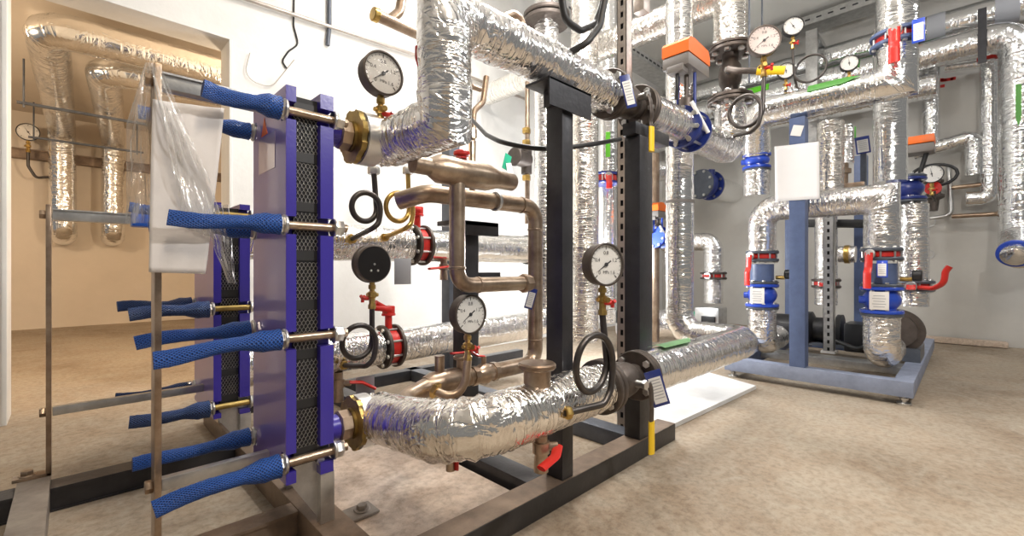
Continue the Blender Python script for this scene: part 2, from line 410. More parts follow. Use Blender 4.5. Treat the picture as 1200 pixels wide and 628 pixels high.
def gauge(label, loc, rotz=0.0, dia=.123, nums=('0', '0.4', '0.8', '1.2', '1.6'), needle=218, dialm='dial', stem=.05, group='round pressure gauges', handle=True,
          siphon=None, tube_r=.0065, tube_m='tube_dark', detail=True, depth=.042, roll=0.0, hm='red'):
    """loc = centre of the dial; local -Y is the way it looks"""
    t = thing('pressure_gauge', label, 'gauge', loc, rotz, group)
    R = dia / 2; fy = -depth / 2
    MB().lathe((0, depth / 2, 0), (0, -1, 0), [(0, R * .90), (.004, R * .97), (depth * .78, R * .97), (depth * .80, R * 1.0), (depth * .97, R * 1.0), (depth, R * .97), (depth, R * .91), (depth - .006, R * .90)], 48, cap=False).build('case', 'cast' if detail else 'black', t)
    bk = MB().lathe((0, depth / 2, 0), (0, -1, 0), [(0, R * .90), (.002, R * .90)], 40)
    bk.build('back_plate', 'black', t)
    d = MB().lathe((0, fy + .0075, 0), (0, -1, 0), [(0, R * .91), (.001, R * .91)], 44).build('dial', dialm, t)
    mk = MB(); yy = fy + .0058
    nmaj = len(nums) - 1; tot = nmaj * (5 if detail else 2)
    for k in range(tot + 1):
        a = math.radians(225 - 270 * k / tot); maj = k % (5 if detail else 2) == 0
        r1 = R * .86; r0 = R * (.70 if maj else .78); w = R * (.022 if maj else .012)
        dr = V((math.cos(a), 0, math.sin(a))); pr = V((-math.sin(a), 0, math.cos(a)))
        vs = [mk.bm.verts.new(V((0, yy, 0)) + dr * q + pr * w * s_) for q, s_ in ((r0, -1), (r1, -1), (r1, 1), (r0, 1))]
        mk._face(vs)
    if detail:
        for k, s_ in enumerate(nums):
            a = math.radians(225 - 270 * k / nmaj)
            Mx = Matrix.Translation((math.cos(a) * R * .53, yy, math.sin(a) * R * .53)) @ Matrix.Rotation(PI / 2, 4, 'X')
            text_into(mk, s_, R * .24, Mx)
        text_into(mk, 'MPa', R * .2, Matrix.Translation((0, yy, -R * .36)) @ Matrix.Rotation(PI / 2, 4, 'X'))
    mk.build('dial_markings', 'ink', d)
    nd = MB(); na = math.radians(needle); dr = V((math.cos(na), 0, math.sin(na))); pr = V((-dr.z, 0, dr.x))
    y2 = fy + .0045
    vs = [nd.bm.verts.new(V((0, y2, 0)) + dr * q + pr * w) for q, w in ((-R * .32, -R * .035), (R * .1, -R * .03), (R * .74, 0), (R * .1, R * .03), (-R * .32, R * .035))]
    nd._face(vs); nd.lathe((0, fy + .007, 0), (0, -1, 0), [(0, R * .09), (.004, R * .09)], 16); nd.build('needle', 'ink', t)
    MB().lathe((0, fy + .002, 0), (0, -1, 0), [(0, R * .92), (.0008, R * .92)], 36).build('lens', 'lens', t)
    if detail:
        sc = MB()
        for k in range(3):
            a = PI / 2 + k * 2 * PI / 3; sc.disc((math.cos(a) * R * .22, depth / 2 + .001, -R * .25 + math.sin(a) * R * .22), (0, 1, 0), R * .06, .004)
        sc.build('screw', 'steel', t)
    st = MB(); z0 = -R * .97
    k = dia / .123
    st.lathe((0, 0, z0 + .004), (0, 0, -1), [(0, .009 * k), (.010 * k, .009 * k), (.011 * k, .012 * k), (.024 * k, .012 * k), (.025 * k, .008 * k), (.032 * k, .008 * k)], 8)
    st.build('connector', 'brass', t)
    zc = z0 - .028 * k
    cb = MB().lathe((0, 0, zc), (0, 0, -1), [(0, .010 * k), (.004 * k, .015 * k), (.018 * k, .015 * k), (.022 * k, .010 * k), (.040 * k, .010 * k), (.044 * k, .013 * k), (.056 * k, .013 * k)], 8)
    cb.cyl((0, 0, zc - .012 * k), (0, -.026 * k, zc - .012 * k), .008 * k, 12); cb.cyl((-.02 * k, 0, zc - .012 * k), (.0, 0, zc - .012 * k), .006 * k, 10)
    cock = cb.build('cock', 'brass', t)
    if handle:
        h = MB().cyl((.0, -.004 * k, zc - .022 * k), (.026 * k, -.012 * k, zc - .022 * k), .007 * k, 12)
        for q in range(3):
            a = q * 2 * PI / 3 + .5; h.cyl((.026 * k, -.012 * k, zc - .022 * k), (.026 * k, -.012 * k + math.cos(a) * .013 * k, zc - .022 * k + math.sin(a) * .013 * k), .0055 * k, 10)
        h.build('cock_handle', hm, cock)
    if siphon:
        inv = Matrix.Rotation(-rotz, 3, 'Z')
        pts = [inv @ (V(p) - V(loc)) for p in siphon]
        MB().tube(pts, tube_r, tube_r * 3, 12, tube_r * 1.3).build('siphon_tube', tube_m, t)
        e = pts[-1]; q = (pts[-2] - e).normalized()
        MB().hexnut(e + q * .008, q, tube_r * 1.9, .016).build('fitting', 'brass', t)
    return t
def cock_bottom(loc, dia=.123):
    k = dia / .123; return V(loc) + V((0, 0, -dia / 2 * .97 - .084 * k))
def id_tag(parent, loc, rot, w=.03, h=.065, m='navy'):
    """small hanging label: coloured frame, white card and print"""
    Rm = rot
    a = MB().box(loc, (.0025, w, h), Rm, .0008).build('tag', m, parent)
    b = MB().box(V(loc) + Rm @ V((-.0018, 0, -h * .05)), (.001, w * .76, h * .72), Rm).build('card', 'card', a)
    c = MB()
    for k in range(7): c.box(V(loc) + Rm @ V((-.0026, 0, h * .24 - k * h * .085)), (.0005, w * (.55 if k % 2 else .62), h * .022), Rm)
    c.build('print', 'ink_grey', b)
    return a
def flange_bolts(t, xs, rb, n, br, m='steel', off=0.0):
    for k in range(n):
        a = 2 * PI * k / n + off; y, z = math.cos(a) * rb, math.sin(a) * rb
        b = MB().cyl((xs[0] - br * 1.6, y, z), (xs[1] + br * 1.6, y, z), br, 10)
        b.hexnut((xs[0] - br * .8, y, z), (1, 0, 0), br * 1.75, br * 1.5); b.hexnut((xs[1] + br * .8, y, z), (1, 0, 0), br * 1.75, br * 1.5)
        b.build('bolt', m, t)
def ball_valve(label, loc, rot, r, L=.2, fr=.1, group='flanged ball valves', lever=None, tagpos=None, m='cast', grip='yellow', nb=4):
    """flanged ball valve, local X along the pipe, stem along local Z"""
    t = thing('ball_valve', label, 'valve', loc, rot, group)
    w = .018
    for sx in (-1, 1):
        x = sx * (L / 2 - w / 2)
        f = MB().disc((x, 0, 0), (1, 0, 0), fr, w, .003)
        f.disc((x + sx * (w * 1.15), 0, 0), (1, 0, 0), fr, w * .9, .003); f.build('flange', m, t)
    MB().lathe((-L / 2, 0, 0), (1, 0, 0), [(.004, r * .75), (L * .25, r * .75), (L * .33, r * .98), (L * .5, r * 1.08), (L * .67, r * .98), (L * .75, r * .75), (L - .004, r * .75)], 32).build('body', m, t)
    for sx in (-1, 1):
        x = sx * (L / 2 - w / 2); flange_bolts(t, (min(x, x + sx * w) - w * .5, max(x, x + sx * w) + w * .5), fr * .78, nb, fr * .085, 'steel', PI / 4)
    s = MB().cyl((0, 0, r * .9), (0, 0, r * 1.55), r * .22, 14); s.hexnut((0, 0, r * 1.6), (0, 0, 1), r * .3, r * .2); s.build('stem', 'steel', t)
    if lever:
        lv, gp, wd = lever
        lv = [V(p) for p in lv]; gp = [V(p) for p in gp]
        MB().tube(lv, wd * .5, wd, 10, .008, flat=lambda q: (1.0, .38)).build('lever', m if m != 'blue' else 'cast', t)
        MB().tube(gp, wd * .62, wd, 12, .008, flat=lambda q: (1.0, .55)).build('grip', grip, t)
    if tagpos: id_tag(t, *tagpos)
    return t
def butterfly(label, loc, rot, r, group='butterfly valves', w=.05, lever='red', fm='cast', body='red', tagspec=None, nb=8, llen=.13, lrot=0.0, gear=False):
    """wafer valve between two flanges, local X along the pipe, stem along local -Y (towards the viewer)"""
    t = thing('butterfly_valve', label, 'valve', loc, rot, group); fr = r * 1.32
    for sx in (-1, 1): MB().disc((sx * (w / 2 + .009), 0, 0), (1, 0, 0), fr, .018, .003).build('flange', fm, t)
    MB().disc((0, 0, 0), (1, 0, 0), r * 1.08, w, .004).build('body', body, t)
    flange_bolts(t, (-w / 2 - .018, w / 2 + .018), fr * .86, nb, fr * .055, 'steel', PI / nb)
    if gear:
        n = MB().cyl((0, 0, r * .9), (0, 0, r * 1.9), r * .22, 16); n.disc((0, 0, r * 1.95), (0, 0, 1), r * .42, r * .14)
        n.build('neck', 'red', t)
        g = MB().box((0, 0, r * 2.25), (r * .55, r * .7, r * .5), None, r * .1); g.cyl((-.0, -r * .3, r * 2.25), (-r * 1.2, -r * .3, r * 2.45), r * .16, 14); g.cyl((-r * .2, 0, r * 2.3), (-r * .9, 0, r * 2.7), r * .2, 12)
        g.build('gear_box', 'red', t)
    else:
        n = MB().cyl((0, -r * .9, 0), (0, -fr * 1.15, 0), r * .24, 16); n.build('neck', body, t)
        hub = MB().disc((0, -fr * 1.2, 0), (0, 1, 0), r * .36, r * .2, .003); hub.cyl((0, -fr * 1.2 - r * .1, 0), (0, -fr * 1.2 - r * .22, 0), r * .14, 12); hub.build('hub', 'galv', t)
        Rm = Matrix.Rotation(lrot, 3, 'Y'); y = -fr * 1.2 - r * .12
        lv = MB().tube([Rm @ V((r * .1, y, 0)), Rm @ V((-llen * .4, y - .006, 0)), Rm @ V((-llen * .55, y - .018, 0)), Rm @ V((-llen, y - .018, 0))], r * .27, .01, 12, .006, flat=lambda q: (.35, 1.0))
        lv.build('lever', lever, t)
    if tagspec: id_tag(t, *tagspec)
    return t
def check_valve(label, loc, rot, r, L=.16, m='blue', group='blue flanged valves', plate=True, nb=8):
    """round flanged valve body with name plate, local X along the pipe, name plate to local -Y"""
    t = thing('check_valve', label, 'valve', loc, rot, group); fr = r * 1.34
    for sx in (-1, 1): MB().disc((sx * (L / 2 - .009), 0, 0), (1, 0, 0), fr, .018, .003).build('flange', m, t)
    for sx in (-1, 1): MB().disc((sx * (L / 2 + .008), 0, 0), (1, 0, 0), fr * .98, .014, .003).build('counter_flange', 'frame_grey', t)
    MB().lathe((-L / 2 + .01, 0, 0), (1, 0, 0), [(0, r * .9), (L * .12, r * .88), (L * .28, r * 1.12), (L * .45, r * 1.2), (L * .6, r * 1.12), (L * .78, r * .88), (L - .02, r * .9)], 36).build('body', m, t)
    c = MB().cyl((0, r * .7, 0), (0, r * 1.35, 0), r * .5, 20); c.build('cover', m, t)
    MB().cyl((0, -r * .5, r * .6), (0, -r * .6, r * 1.3), r * .28, 12).build('boss', m, t)
    for sx in (-1, 1):
        x = sx * (L / 2); flange_bolts(t, (x - .018, x + .016), fr * .84, nb, fr * .055, 'steel', PI / nb)
    if plate:
        a = MB().box((0, -fr * 1.0, 0), (L * .66, .003, r * 1.15), None, .001).build('name_plate', 'card', t)
        q = MB()
        for k in range(5): q.box((-L * .22 + k * L * .1, -fr * 1.0 - .002, 0), (L * .022, .0008, r * (.8 if k % 2 else .66)))
        q.build('print', 'ink_grey', a)
    return t
def actuator(label, loc, rot, s=1.0, group='orange valve actuators', yoke=.16, body=True, m='navy'):
    """control valve: blue flanged body at the origin, yoke and orange topped drive above"""
    t = thing('control_valve', label, 'valve', loc, rot, group)
    if body:
        MB().lathe((-.06 * s, 0, 0), (1, 0, 0), [(0, .085 * s), (.016 * s, .088 * s), (.018 * s, .06 * s), (.06 * s, .07 * s), (.102 * s, .06 * s), (.104 * s, .088 * s), (.12 * s, .085 * s)], 36).build('body', m, t)
        flange_bolts(t, (-.062 * s, .062 * s), .074 * s, 8, .006 * s, 'steel', .2)
    if body: MB().cyl((-.075 * s, -.055 * s, .085 * s), (-.02 * s, -.10 * s, -.04 * s), .008 * s, 10).build('position_rod', 'white', t)
    nk = MB().cyl((0, 0, .05 * s), (0, 0, (.07 + yoke * .35) * s), .03 * s, 20); nk.cyl((0, 0, .07 * s), (0, 0, (.07 + yoke) * s), .010 * s, 12)
    nk.hexnut((0, 0, (.06 + yoke * .4) * s), (0, 0, 1), .026 * s, .03 * s); nk.build('stem', 'cast', t)
    yk = MB()
    for sy in (-1, 1): yk.cyl((0, sy * .036 * s, .06 * s), (0, sy * .036 * s, (.07 + yoke) * s), .007 * s, 12)
    yk.build('yoke', m, t)
    z = (.07 + yoke) * s
    lo = MB().box((0, 0, z + .026 * s), (.21 * s, .115 * s, .052 * s), None, .012 * s); lo.box((-.085 * s, 0, z - .005 * s), (.05 * s, .07 * s, .03 * s), None, .006 * s)
    lo.build('lower_case', 'grey_plastic', t)
    MB().prism([(-.105 * s, 0), (.105 * s, 0), (.105 * s, .035 * s), (.09 * s, .06 * s), (-.05 * s, .068 * s), (-.09 * s, .06 * s), (-.105 * s, .045 * s)], V((0, -.057 * s, z + .053 * s)), (1, 0, 0), (0, 0, 1), (0, .114 * s, 0)).build('cover', 'orange', t)
    MB().tube([V((-.085 * s, 0, z)), V((-.085 * s, 0, z - .07 * s)), V((-.07 * s, .01 * s, z - .12 * s))], .007 * s, .02 * s, 10, .008).build('cable', 'rubber', t)
    return t
# ================================================================== THE SETTING
def struct(name, mb, m): return mb.build(name, m, None, kind='structure')
XB, YA, ZC = 5.9, 3.0, 3.4
struct('floor', MB().bx(-3.2, XB + .2, -2.2, 7.7, -.12, 0), 'floor')
struct('ceiling', MB().bx(-3.2, XB + .2, -2.2, YA + .2, ZC, ZC + .12), 'ceiling')
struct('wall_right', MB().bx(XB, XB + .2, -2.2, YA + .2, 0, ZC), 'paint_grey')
DX0, DX1, DZ = -.21, .655, 2.03
w = MB()
w.bx(-3.2, DX0, YA, YA + .2, 0, ZC); w.bx(DX1, XB, YA, YA + .2, 0, ZC); w.bx(DX0, DX1, YA, YA + .2, DZ, ZC)
struct('wall_left', w, 'paint_white')
# the room beyond the opening
struct('wall_back', MB().bx(-3.2, 4.0, 7.5, 7.7, 0, 2.6), 'paint_beige')
struct('wall_far', MB().bx(3.8, 4.0, YA + .2, 7.5, 0, 2.6), 'paint_beige')
struct('ceiling_beyond', MB().bx(-3.2, 4.0, YA + .2, 7.7, 2.47, 2.6), 'paint_beige')
struct('trim_1', MB().bx(DX0 - .012, DX0 + .004, YA - .004, YA + .2, 0, DZ, .002).bx(DX1 - .004, DX1 + .012, YA - .004, YA + .2, 0, DZ, .002).bx(DX0, DX1, YA - .004, YA + .2, DZ - .006, DZ + .006, .002), 'paint_white')

# ------------------------------------------------------------------ things on the far side of the opening
b = MB().bx(-1.2, 2.9, 7.42, 7.5, 1.93, 2.04, .006); b.bx(-1.2, 2.9, 7.40, 7.425, 1.93, 1.945); b.bx(-1.2, 2.9, 7.40, 7.425, 2.025, 2.04)
tag(b.build('wall_rail', 'frame_dust'), 'long dark steel channel rail fixed along the beige back wall behind the doorway', 'rail')
pipe('foil pipe beyond the doorway nearer the left jamb, ending lower in a rounded bend', [(2.6, 4.26, 2.29), (-.12, 4.26, 2.29), (-.08, 7.265, 2.27), (-.07, 7.265, 1.08), (-.07, 7.499, 1.08)], .115, .16, 'foil_far', .005, step=.03)
pipe('foil pipe beyond the doorway slanting back to the right of the other one', [(2.6, 4.62, 2.25), (.17, 4.62, 2.22), (.36, 7.265, 2.24), (.36, 7.265, 1.08), (.36, 7.499, 1.08)], .11, .16, 'foil_far', .005, step=.03)
for i, (yy, lab) in enumerate(((5.6, 'thin steel trapeze hanger under the foil pipes nearer the doorway'), (7.0, 'thin steel trapeze hanger under the foil pipes close to the beige back wall'))):
    t = thing('pipe_hanger', lab, 'hanger', (.15, yy, 2.1), None, 'trapeze hangers beyond the doorway', True)
    MB().bx(-.33, .62, yy - .015, yy + .015, 2.085, 2.105).build('cross_bar', 'frame_grey', t)
    for x in (-.29, .56): MB().cyl((x, yy, 2.06), (x, yy, 2.47), .007, 8).build('rod', 'frame_grey', t)
g0 = P(33, 155, Y=7.3)
gauge('small round gauge hung on the beige back wall beside the foil pipes', g0, 0, .19, needle=120, detail=False, group=None, handle=False, tube_r=.014,
      siphon=[cock_bottom(g0, .19), cock_bottom(g0, .19) + V((0, 0, -.15)), g0 + V((.06, 0, -.50)), g0 + V((.16, .0, -.47)), g0 + V((.22, .1, -.47))])
# ------------------------------------------------------------------ wall services on the white wall
tag(MB().cyl(P(120, -4, Y=3.1), P(262, 38, Y=3.1), .02, 14).build('conduit', 'galv'), 'grey conduit under the lintel of the doorway', 'conduit')
c0, c1 = P(262, -10, Y=2.97), P(492, 66, Y=2.97)
b = MB().tube([c0, c1, c1 + V((1.2, 0, -.02))], .012, 0, 12, .1)
tag(b.build('conduit', 'galv_warm'), 'thin grey conduit running along the white wall above the exchanger', 'conduit')
pts = [P(345, -30, Y=2.993), P(344, 30, Y=2.993), P(350, 52, Y=2.993), P(338, 60, Y=2.993), P(330, 72, Y=2.993), P(336, 80, Y=2.993)]
tag(MB().tube(pts, .005, .05, 8, .02).build('wire', 'rubber'), 'thin dark wire dangling down the white wall right of the doorway', 'wire')
pts = [P(386, -20, Y=2.984), P(386, 30, Y=2.984), P(384, 53, Y=2.984)]
tag(MB().tube(pts, .014, .05, 12, .02).build('conduit', 'frame_grey'), 'short grey conduit end hanging in front of the white wall', 'conduit')
pts = [P(560 - 270 + 3, 62, Y=2.985), P(285, 92, Y=2.985), P(318, 103, Y=2.985), P(345, 70, Y=2.995)]
tag(MB().tube(pts, .0022, .08, 8, .02).build('wire', 'galv_warm'), 'fine loose wire looped across the white wall over the exchanger', 'wire')

# ================================================================== EXCHANGER BASE FRAME
t = thing('base_frame', 'low dusty steel base frame lying under the blue plate heat exchangers', 'frame', (.2, 1.5, 0), None, None, True)
MB().bx(.42, .50, .70, 2.40, 0, .072, .004).build('cross_beam', 'frame_dust', t)
MB().bx(-.115, -.045, 1.0, 1.955, 0, .072, .004).build('cross_beam', 'frame_beam', t)
b = MB().bx(-2.6, -.116, 1.84, 1.92, .0, .006).bx(-2.6, -.116, 1.845, 1.853, 0, .066).bx(-2.6, -.116, 1.84, 1.92, .060, .068)
b.bx(-.044, .419, 1.84, 1.92, .0, .006).bx(-.044, .419, 1.845, 1.853, 0, .066).bx(-.044, .419, 1.84, 1.92, .060, .068); b.build('channel', 'frame_dark', t)
b = MB().bx(-.044, .419, 1.215, 1.275, .062, .070).bx(-.044, .419, 1.222, 1.230, 0, .064).bx(-.044, .419, 1.215, 1.275, 0, .006); b.build('channel', 'frame_dust', t)
for (x, y) in ((.565, 1.16), (.565, 1.60)):
    p = MB().bx(x - .065, x + .035, y - .035, y + .035, .033, .040, .002); p.hexnut((x, y, .048), (0, 0, 1), .014, .014); p.disc((x, y, .042), (0, 0, 1), .022, .004); p.build('anchor_plate', 'frame_beam', t)

# ================================================================== PLATE HEAT EXCHANGERS
def plate_poly(y0, y1, z0, z1, notches, nh, nd):
    L = [(y0, z0)]
    for z in sorted(notches): L += [(y0, z - nh), (y0 + nd, z - nh), (y0 + nd, z + nh), (y0, z + nh)]
    L += [(y0, z1), (y1, z1)]
    for z in sorted(notches, reverse=True): L += [(y1, z + nh), (y1 - nd, z + nh), (y1 - nd, z - nh), (y1, z - nh)]
    L += [(y1, z0)]; return L
def sleeve(par, x0, x1, y, z, rb, m, droop=0.0, seed=0):
    """netting sleeve pulled over the rod end: fat over the nut, thin and flattened at the tip"""
    def rf(q):
        if q < .15: return 1.05 - .06 * math.sin(q * 20)
        if q < .33: return 1.05 - .42 * (q - .15) / .18
        return .63
    n = 10; L = x1 - x0
    pts = [V((x0 + L * k / n, y + .006 * math.sin(seed + k * .7) * k / n, z - droop * (k / n) ** 2 + .005 * math.sin(seed * 3 + k * .6) * k / n)) for k in range(n + 1)]
    def fl(q):
        f = min(1, max(0, (q - .45) / .4)); return (1 - .66 * f, 1 + .16 * f)
    return MB().tube(pts, rb, 0, 18, .006, .0012, seed, rf=rf, flat=fl).build('netting_sleeve', m, par)
def exchanger(label, X, y0, y1, z0, z1, bz, spec, thread, colx, guide_top, guide_bot, foot_bed, sticker, cw):
    yc = (y0 + y1) / 2; th = .023; pk = .056; X1 = X + th; X2 = X1 + pk; X3 = X2 + .032
    t = thing('plate_heat_exchanger', label, 'heat exchanger', (X + .05, yc, foot_bed), None, 'blue plate heat exchangers', True)
    def plate(xa, xb, name, m):
        return MB().prism(plate_poly(y0, y1, z0, z1, bz, .021, .030), (xa, 0, 0), (0, 1, 0), (0, 0, 1), (xb - xa, 0, 0)).build(name, m, t)
    pp = plate(X + .0008, X1, 'pressure_plate', 'blue_paint'); plate(X2, X3, 'frame_plate', 'blue_paint')
    MB().prism(plate_poly(y0 + .001, y1 - .001, z0 + .001, z1 - .001, bz, .022, .031), (X, 0, 0), (0, 1, 0), (0, 0, 1), (.0008, 0, 0)).build('plate_face', 'face_sheen', pp)
    # pack of corrugated plates: neighbours in opposite phase leave a honeycomb at the edge
    MB().bx(X1, X2, y0 + .021, y1 - .034, z0 + .03, z1 - .015).build('shade_core', 'pack', t)  # black block stands in for the shade deep between the plates
    pb = MB(); npl = 12; pitch = pk / npl; ph = .0165; nz = int((z1 - z0 - .07) / (ph / 4))
    bands = [z0 + .06 + k * (z1 - z0 - .1) / 7 for k in range(8)]
    for i in range(npl):
        xc = X1 + pitch * (i + .5); sg = 1 if i % 2 else -1; prev = None
        for k in range(nz + 1):
            z = z0 + .035 + k * ph / 4; inband = any(abs(z - q) < .013 for q in bands)
            o = (0, 1, 1, 0)[k % 4]; o = (-1, 1, 1, -1)[k % 4] * sg * pitch * .44
            if inband: o = 0
            cur = [pb.bm.verts.new((xc + o + d, yy, z)) for yy in (y0 + .0175, y0 + .0205) for d in (-.00045, .00045)]
            if prev and not inband:
                pb._face([prev[0], prev[1], cur[1], cur[0]]); pb._face([prev[0], cur[0], cur[2], prev[2]]); pb._face([prev[1], prev[3], cur[3], cur[1]])
            prev = cur
    pb.build('plate_pack', 'plate_steel', t, 3)
    for q in bands: MB().bx(X1 + .001, X2 - .001, y0 + .018, y0 + .05, q - .012, q + .012).build('gasket', 'rubber', t)
    for (side, z, x_tip, m, rb, droop) in spec:
        y = y0 + .006 if side == 'n' else y1 - .006
        r = .0105
        bt = MB().cyl((X - .045, y, z), (X3 + .036, y, z), r, 18)
        zz = MB().cyl((X - .045, y, z), (X1 + .004, y, z), r * 1.04, 18)
        o = bt.build('tie_bolt', thread, t)
        nb_ = MB().hexnut((X3 + .014, y, z), (1, 0, 0), .020, .022); nb_.disc((X3 + .002, y, z), (1, 0, 0), .023, .006); nb_.build('nut', 'steel', o)
        nb_ = MB().hexnut((X - .014, y, z), (1, 0, 0), .020, .022); nb_.disc((X - .001, y, z), (1, 0, 0), .024, .008); nb_.build('nut', 'steel', o)
        zz.bm.free()
        if x_tip is not None: sleeve(o, X - .012, x_tip, y, z, rb, m, droop, z * 9 + y * 5)
    # guide bars and end column
    gbar = MB().bx(colx + .008, X + .001, yc - .016, yc + .016, guide_top - .016, guide_top + .016, .002); gbar.bx(colx + .008, X, yc - .022, yc + .022, guide_top + .014, guide_top + .018)
    gbar.build('carrying_bar', 'galv', t)
    MB().bx(colx + .008, X + .001, yc - .011, yc + .011, guide_bot - .013, guide_bot + .013, .002).build('guide_bar', 'galv', t)
    cb = MB().bx(colx - .006, colx + .006, yc - cw, yc + cw, .072, guide_top + .03, .0015); cb.bx(colx - .075, colx + .006, yc - cw, yc + cw, .072, .082, .0015)
    for z in (guide_top, guide_bot): cb.hexnut((colx - .013, yc, z), (1, 0, 0), .014, .014)
    cb.hexnut((colx - .045, yc, .09), (0, 0, 1), .015, .014); cb.disc((colx - .045, yc, .083), (0, 0, 1), .02, .004)
    cb.build('end_column', 'stain', t)
    # feet
    for yy in (y0 + .004, y1 - .012):
        f = MB().prism([(X1 + .004, z0 + .075), (X3 - .006, z0 + .075), (X3 + .002, z0 - .005), (X3 + .002, foot_bed), (X3 - .022, foot_bed), (X1 - .004, z0 - .012)], (0, yy + .02, 0), (1, 0, 0), (0, 0, 1), (0, .006, 0))
        f.bx(X3 - .030, X3 + .004, yy, yy + .024, foot_bed, z0 + .0, .001)
        f.hexnut((X2 + .005, yy + .013, z0 + .03), (0, 1, 0), .011, .012)
        f.build('foot', 'galv', t)
    # ports
    if sticker:
        MB().bx(X - .0012, X, sticker[0], sticker[1], sticker[2], sticker[3]).build('rating_plate', 'face_label', t)
        w_ = MB().prism([(0, 0), (.05, 0), (.025, .045)], (X - .001, y1 - .075, z1 - .085), (0, -1, 0), (0, 0, 1), (.001, 0, 0)); w_.build('warning_sticker', 'orange', t)
    return t, X3
M['face_label'] = mat('pale violet label', (.50, .42, .64), 0, .22, coat=.9)
FB = (.53, .245, .80, 1.068)
spec = [('n', 1.068, .193, 'net', .026, 0), ('n', .80, .136, 'net', .023, 0), ('n', .535, .112, 'net', .024, .012), ('n', .245, .114, 'net', .026, .014),
        ('f', 1.068, .11, 'net', .022, 0), ('f', .80, .13, 'net', .020, 0), ('f', .535, .105, 'net', .023, .01), ('f', .245, .10, 'net', .023, .006)]
ex1, EX = exchanger('tall blue plate heat exchanger in front, with white paper sheet on its end column', .353, 1.105, 1.365, .196, 1.125, FB, spec, 'stain', .131, 1.105, .229, .072, (1.18, 1.31, .945, 1.035), .030)
spec = [('n', .885, .125, 'net', .022, 0), ('n', .56, .125, 'net_dark', .028, 0), ('n', .222, .125, 'net_dark', .028, 0),
        ('f', .885, .11, 'net', .022, 0), ('f', .56, .115, 'net_dark', .026, 0), ('f', .24, .11, 'net_dark', .018, 0)]
ex2, EX2 = exchanger('shorter blue plate heat exchanger standing behind, half hidden by the front one', .344, 1.80, 2.13, .184, .925, (.222, .56, .885), spec, 'yellow_zinc', -.05, .862, .262, .072, None, .020)
b = MB().bx(.14, .235, 1.935, 1.99, .838, .886, .008)
b.build('blue_wrap', 'blue_film', ex2)
# paper sheet and film hung on the front exchanger
def paper_fn(s, q):
    a = P(179, 116, Y=1.165); b_ = P(263, 127, Y=1.150); c = P(174, 319, Y=1.165); d = P(241, 321, Y=1.150)
    p = a.lerp(b_, s).lerp(c.lerp(d, s), q)
    return p + V((0, .006 * math.sin(q * 4 + s * 3) + .004 * noise.noise(V((s * 3, q * 5, 0))), 0))
o = MB().sheet(paper_fn, 16, 30).build('paper_sheet', 'paper')
sm = o.modifiers.new('thick', 'SOLIDIFY'); sm.thickness = .0012
tag(o, 'tall white paper sheet hung from the end column of the front heat exchanger', 'paper')
def film_fn(s, q):
    a = P(176, 74, Y=1.225); b_ = P(192, 78, Y=1.205); w0 = .2 + .8 * min(1, q * 3.2)
    top = a.lerp(b_, s)
    bot = P(148, 262, Y=1.26).lerp(P(190, 250, Y=1.18), s)
    p = top.lerp(bot, q); mid = P(150, 150, Y=1.26).lerp(P(192, 150, Y=1.19), s)
    p = p * (1 - .6 * math.sin(q * PI)) + mid.lerp(p, 0) * .0 + p * (.6 * math.sin(q * PI))
    x = (s - .5) * (1 if q < .2 else 1)
    k = P(170 - (22 * min(1, q * 2.6)) + s * (16 + 30 * min(1, q * 2.4)), 74 + q * 188, Y=1.235)
    return k + V((.0, .03 * noise.noise(V((s * 5, q * 2.5, 1))) + .012 * noise.noise(V((s * 16, q * 6, 4))), 0))
def film_fn2(s, q):
    k = P(182 + q * 62 + (s - .5) * (12 + 40 * q), 78 + q * 190 + 60 * max(0, q - .7) * s, Y=1.142)
    return k + V((0, .014 * noise.noise(V((s * 5, q * 4, 7))) + .006 * noise.noise(V((s * 16, q * 9, 2))), 0))
def film_fn3(s, q):
    k = P(250 + (s - .5) * 36 * (1 - q * .75) + q * 22, 240 + q * 92, Y=1.40)
    return k + V((0, .03 * noise.noise(V((s * 5, q * 4, 11))), 0))
t = thing('plastic_wrap', 'crumpled clear plastic film draped over the end column above the paper', 'plastic film', P(180, 320, Y=1.2), None, None, True)
MB().sheet(film_fn, 26, 40).build('film', 'film', t, 3); MB().sheet(film_fn2, 20, 40).build('film', 'film', t, 3); MB().sheet(film_fn3, 16, 24).build('film', 'film', t, 3)

# ================================================================== MAIN PIPE SKID
t = t_skid = thing('pipe_skid', 'black steel frame with two tall posts carrying the big foil pipes', 'frame', (1.2, .9, 0), None, None, True)
M['frame_beam2'] = mat('black steel with dusty top', (.055, .05, .047), .2, .5, .3, 6, bump=.08)
b = MB().bx(.515, 1.755, .835, .915, 0, .066, .004); b.build('beam', 'frame_beam2', t)
MB().bx(.516, 1.754, .837, .913, .0662, .0672).build('dust', 'frame_dust', t)
MB().bx(.96, 1.04, .916, 2.5, 0, .066, .004).build('cross_beam', 'frame_dark', t)
MB().bx(1.50, 1.58, .916, 2.5, 0, .066, .004).build('cross_beam', 'frame_grey', t)
MB().bx(.5, 2.5, 2.42, 2.49, 0, .066, .004).build('beam', 'frame_dark', t)
MB().bx(1.038, 1.090, .843, .907, .0672, 1.20, .003).build('post', 'frame_dark', t)
MB().bx(1.485, 1.580, .843, .907, .0672, 1.19, .003).build('post', 'frame_dark', t)
b = MB().bx(.965, 1.165, .830, .925, 1.238, 1.246, .001).bx(.965, 1.165, .830, .836, 1.165, 1.246).bx(1.03, 1.10, .845, .91, 1.19, 1.239); b.build('pipe_saddle', 'frame_dark', t)
b = MB().bx(1.46, 1.72, .845, .90, 1.19, 1.235, .002); b.build('bracket', 'frame_dark', t)
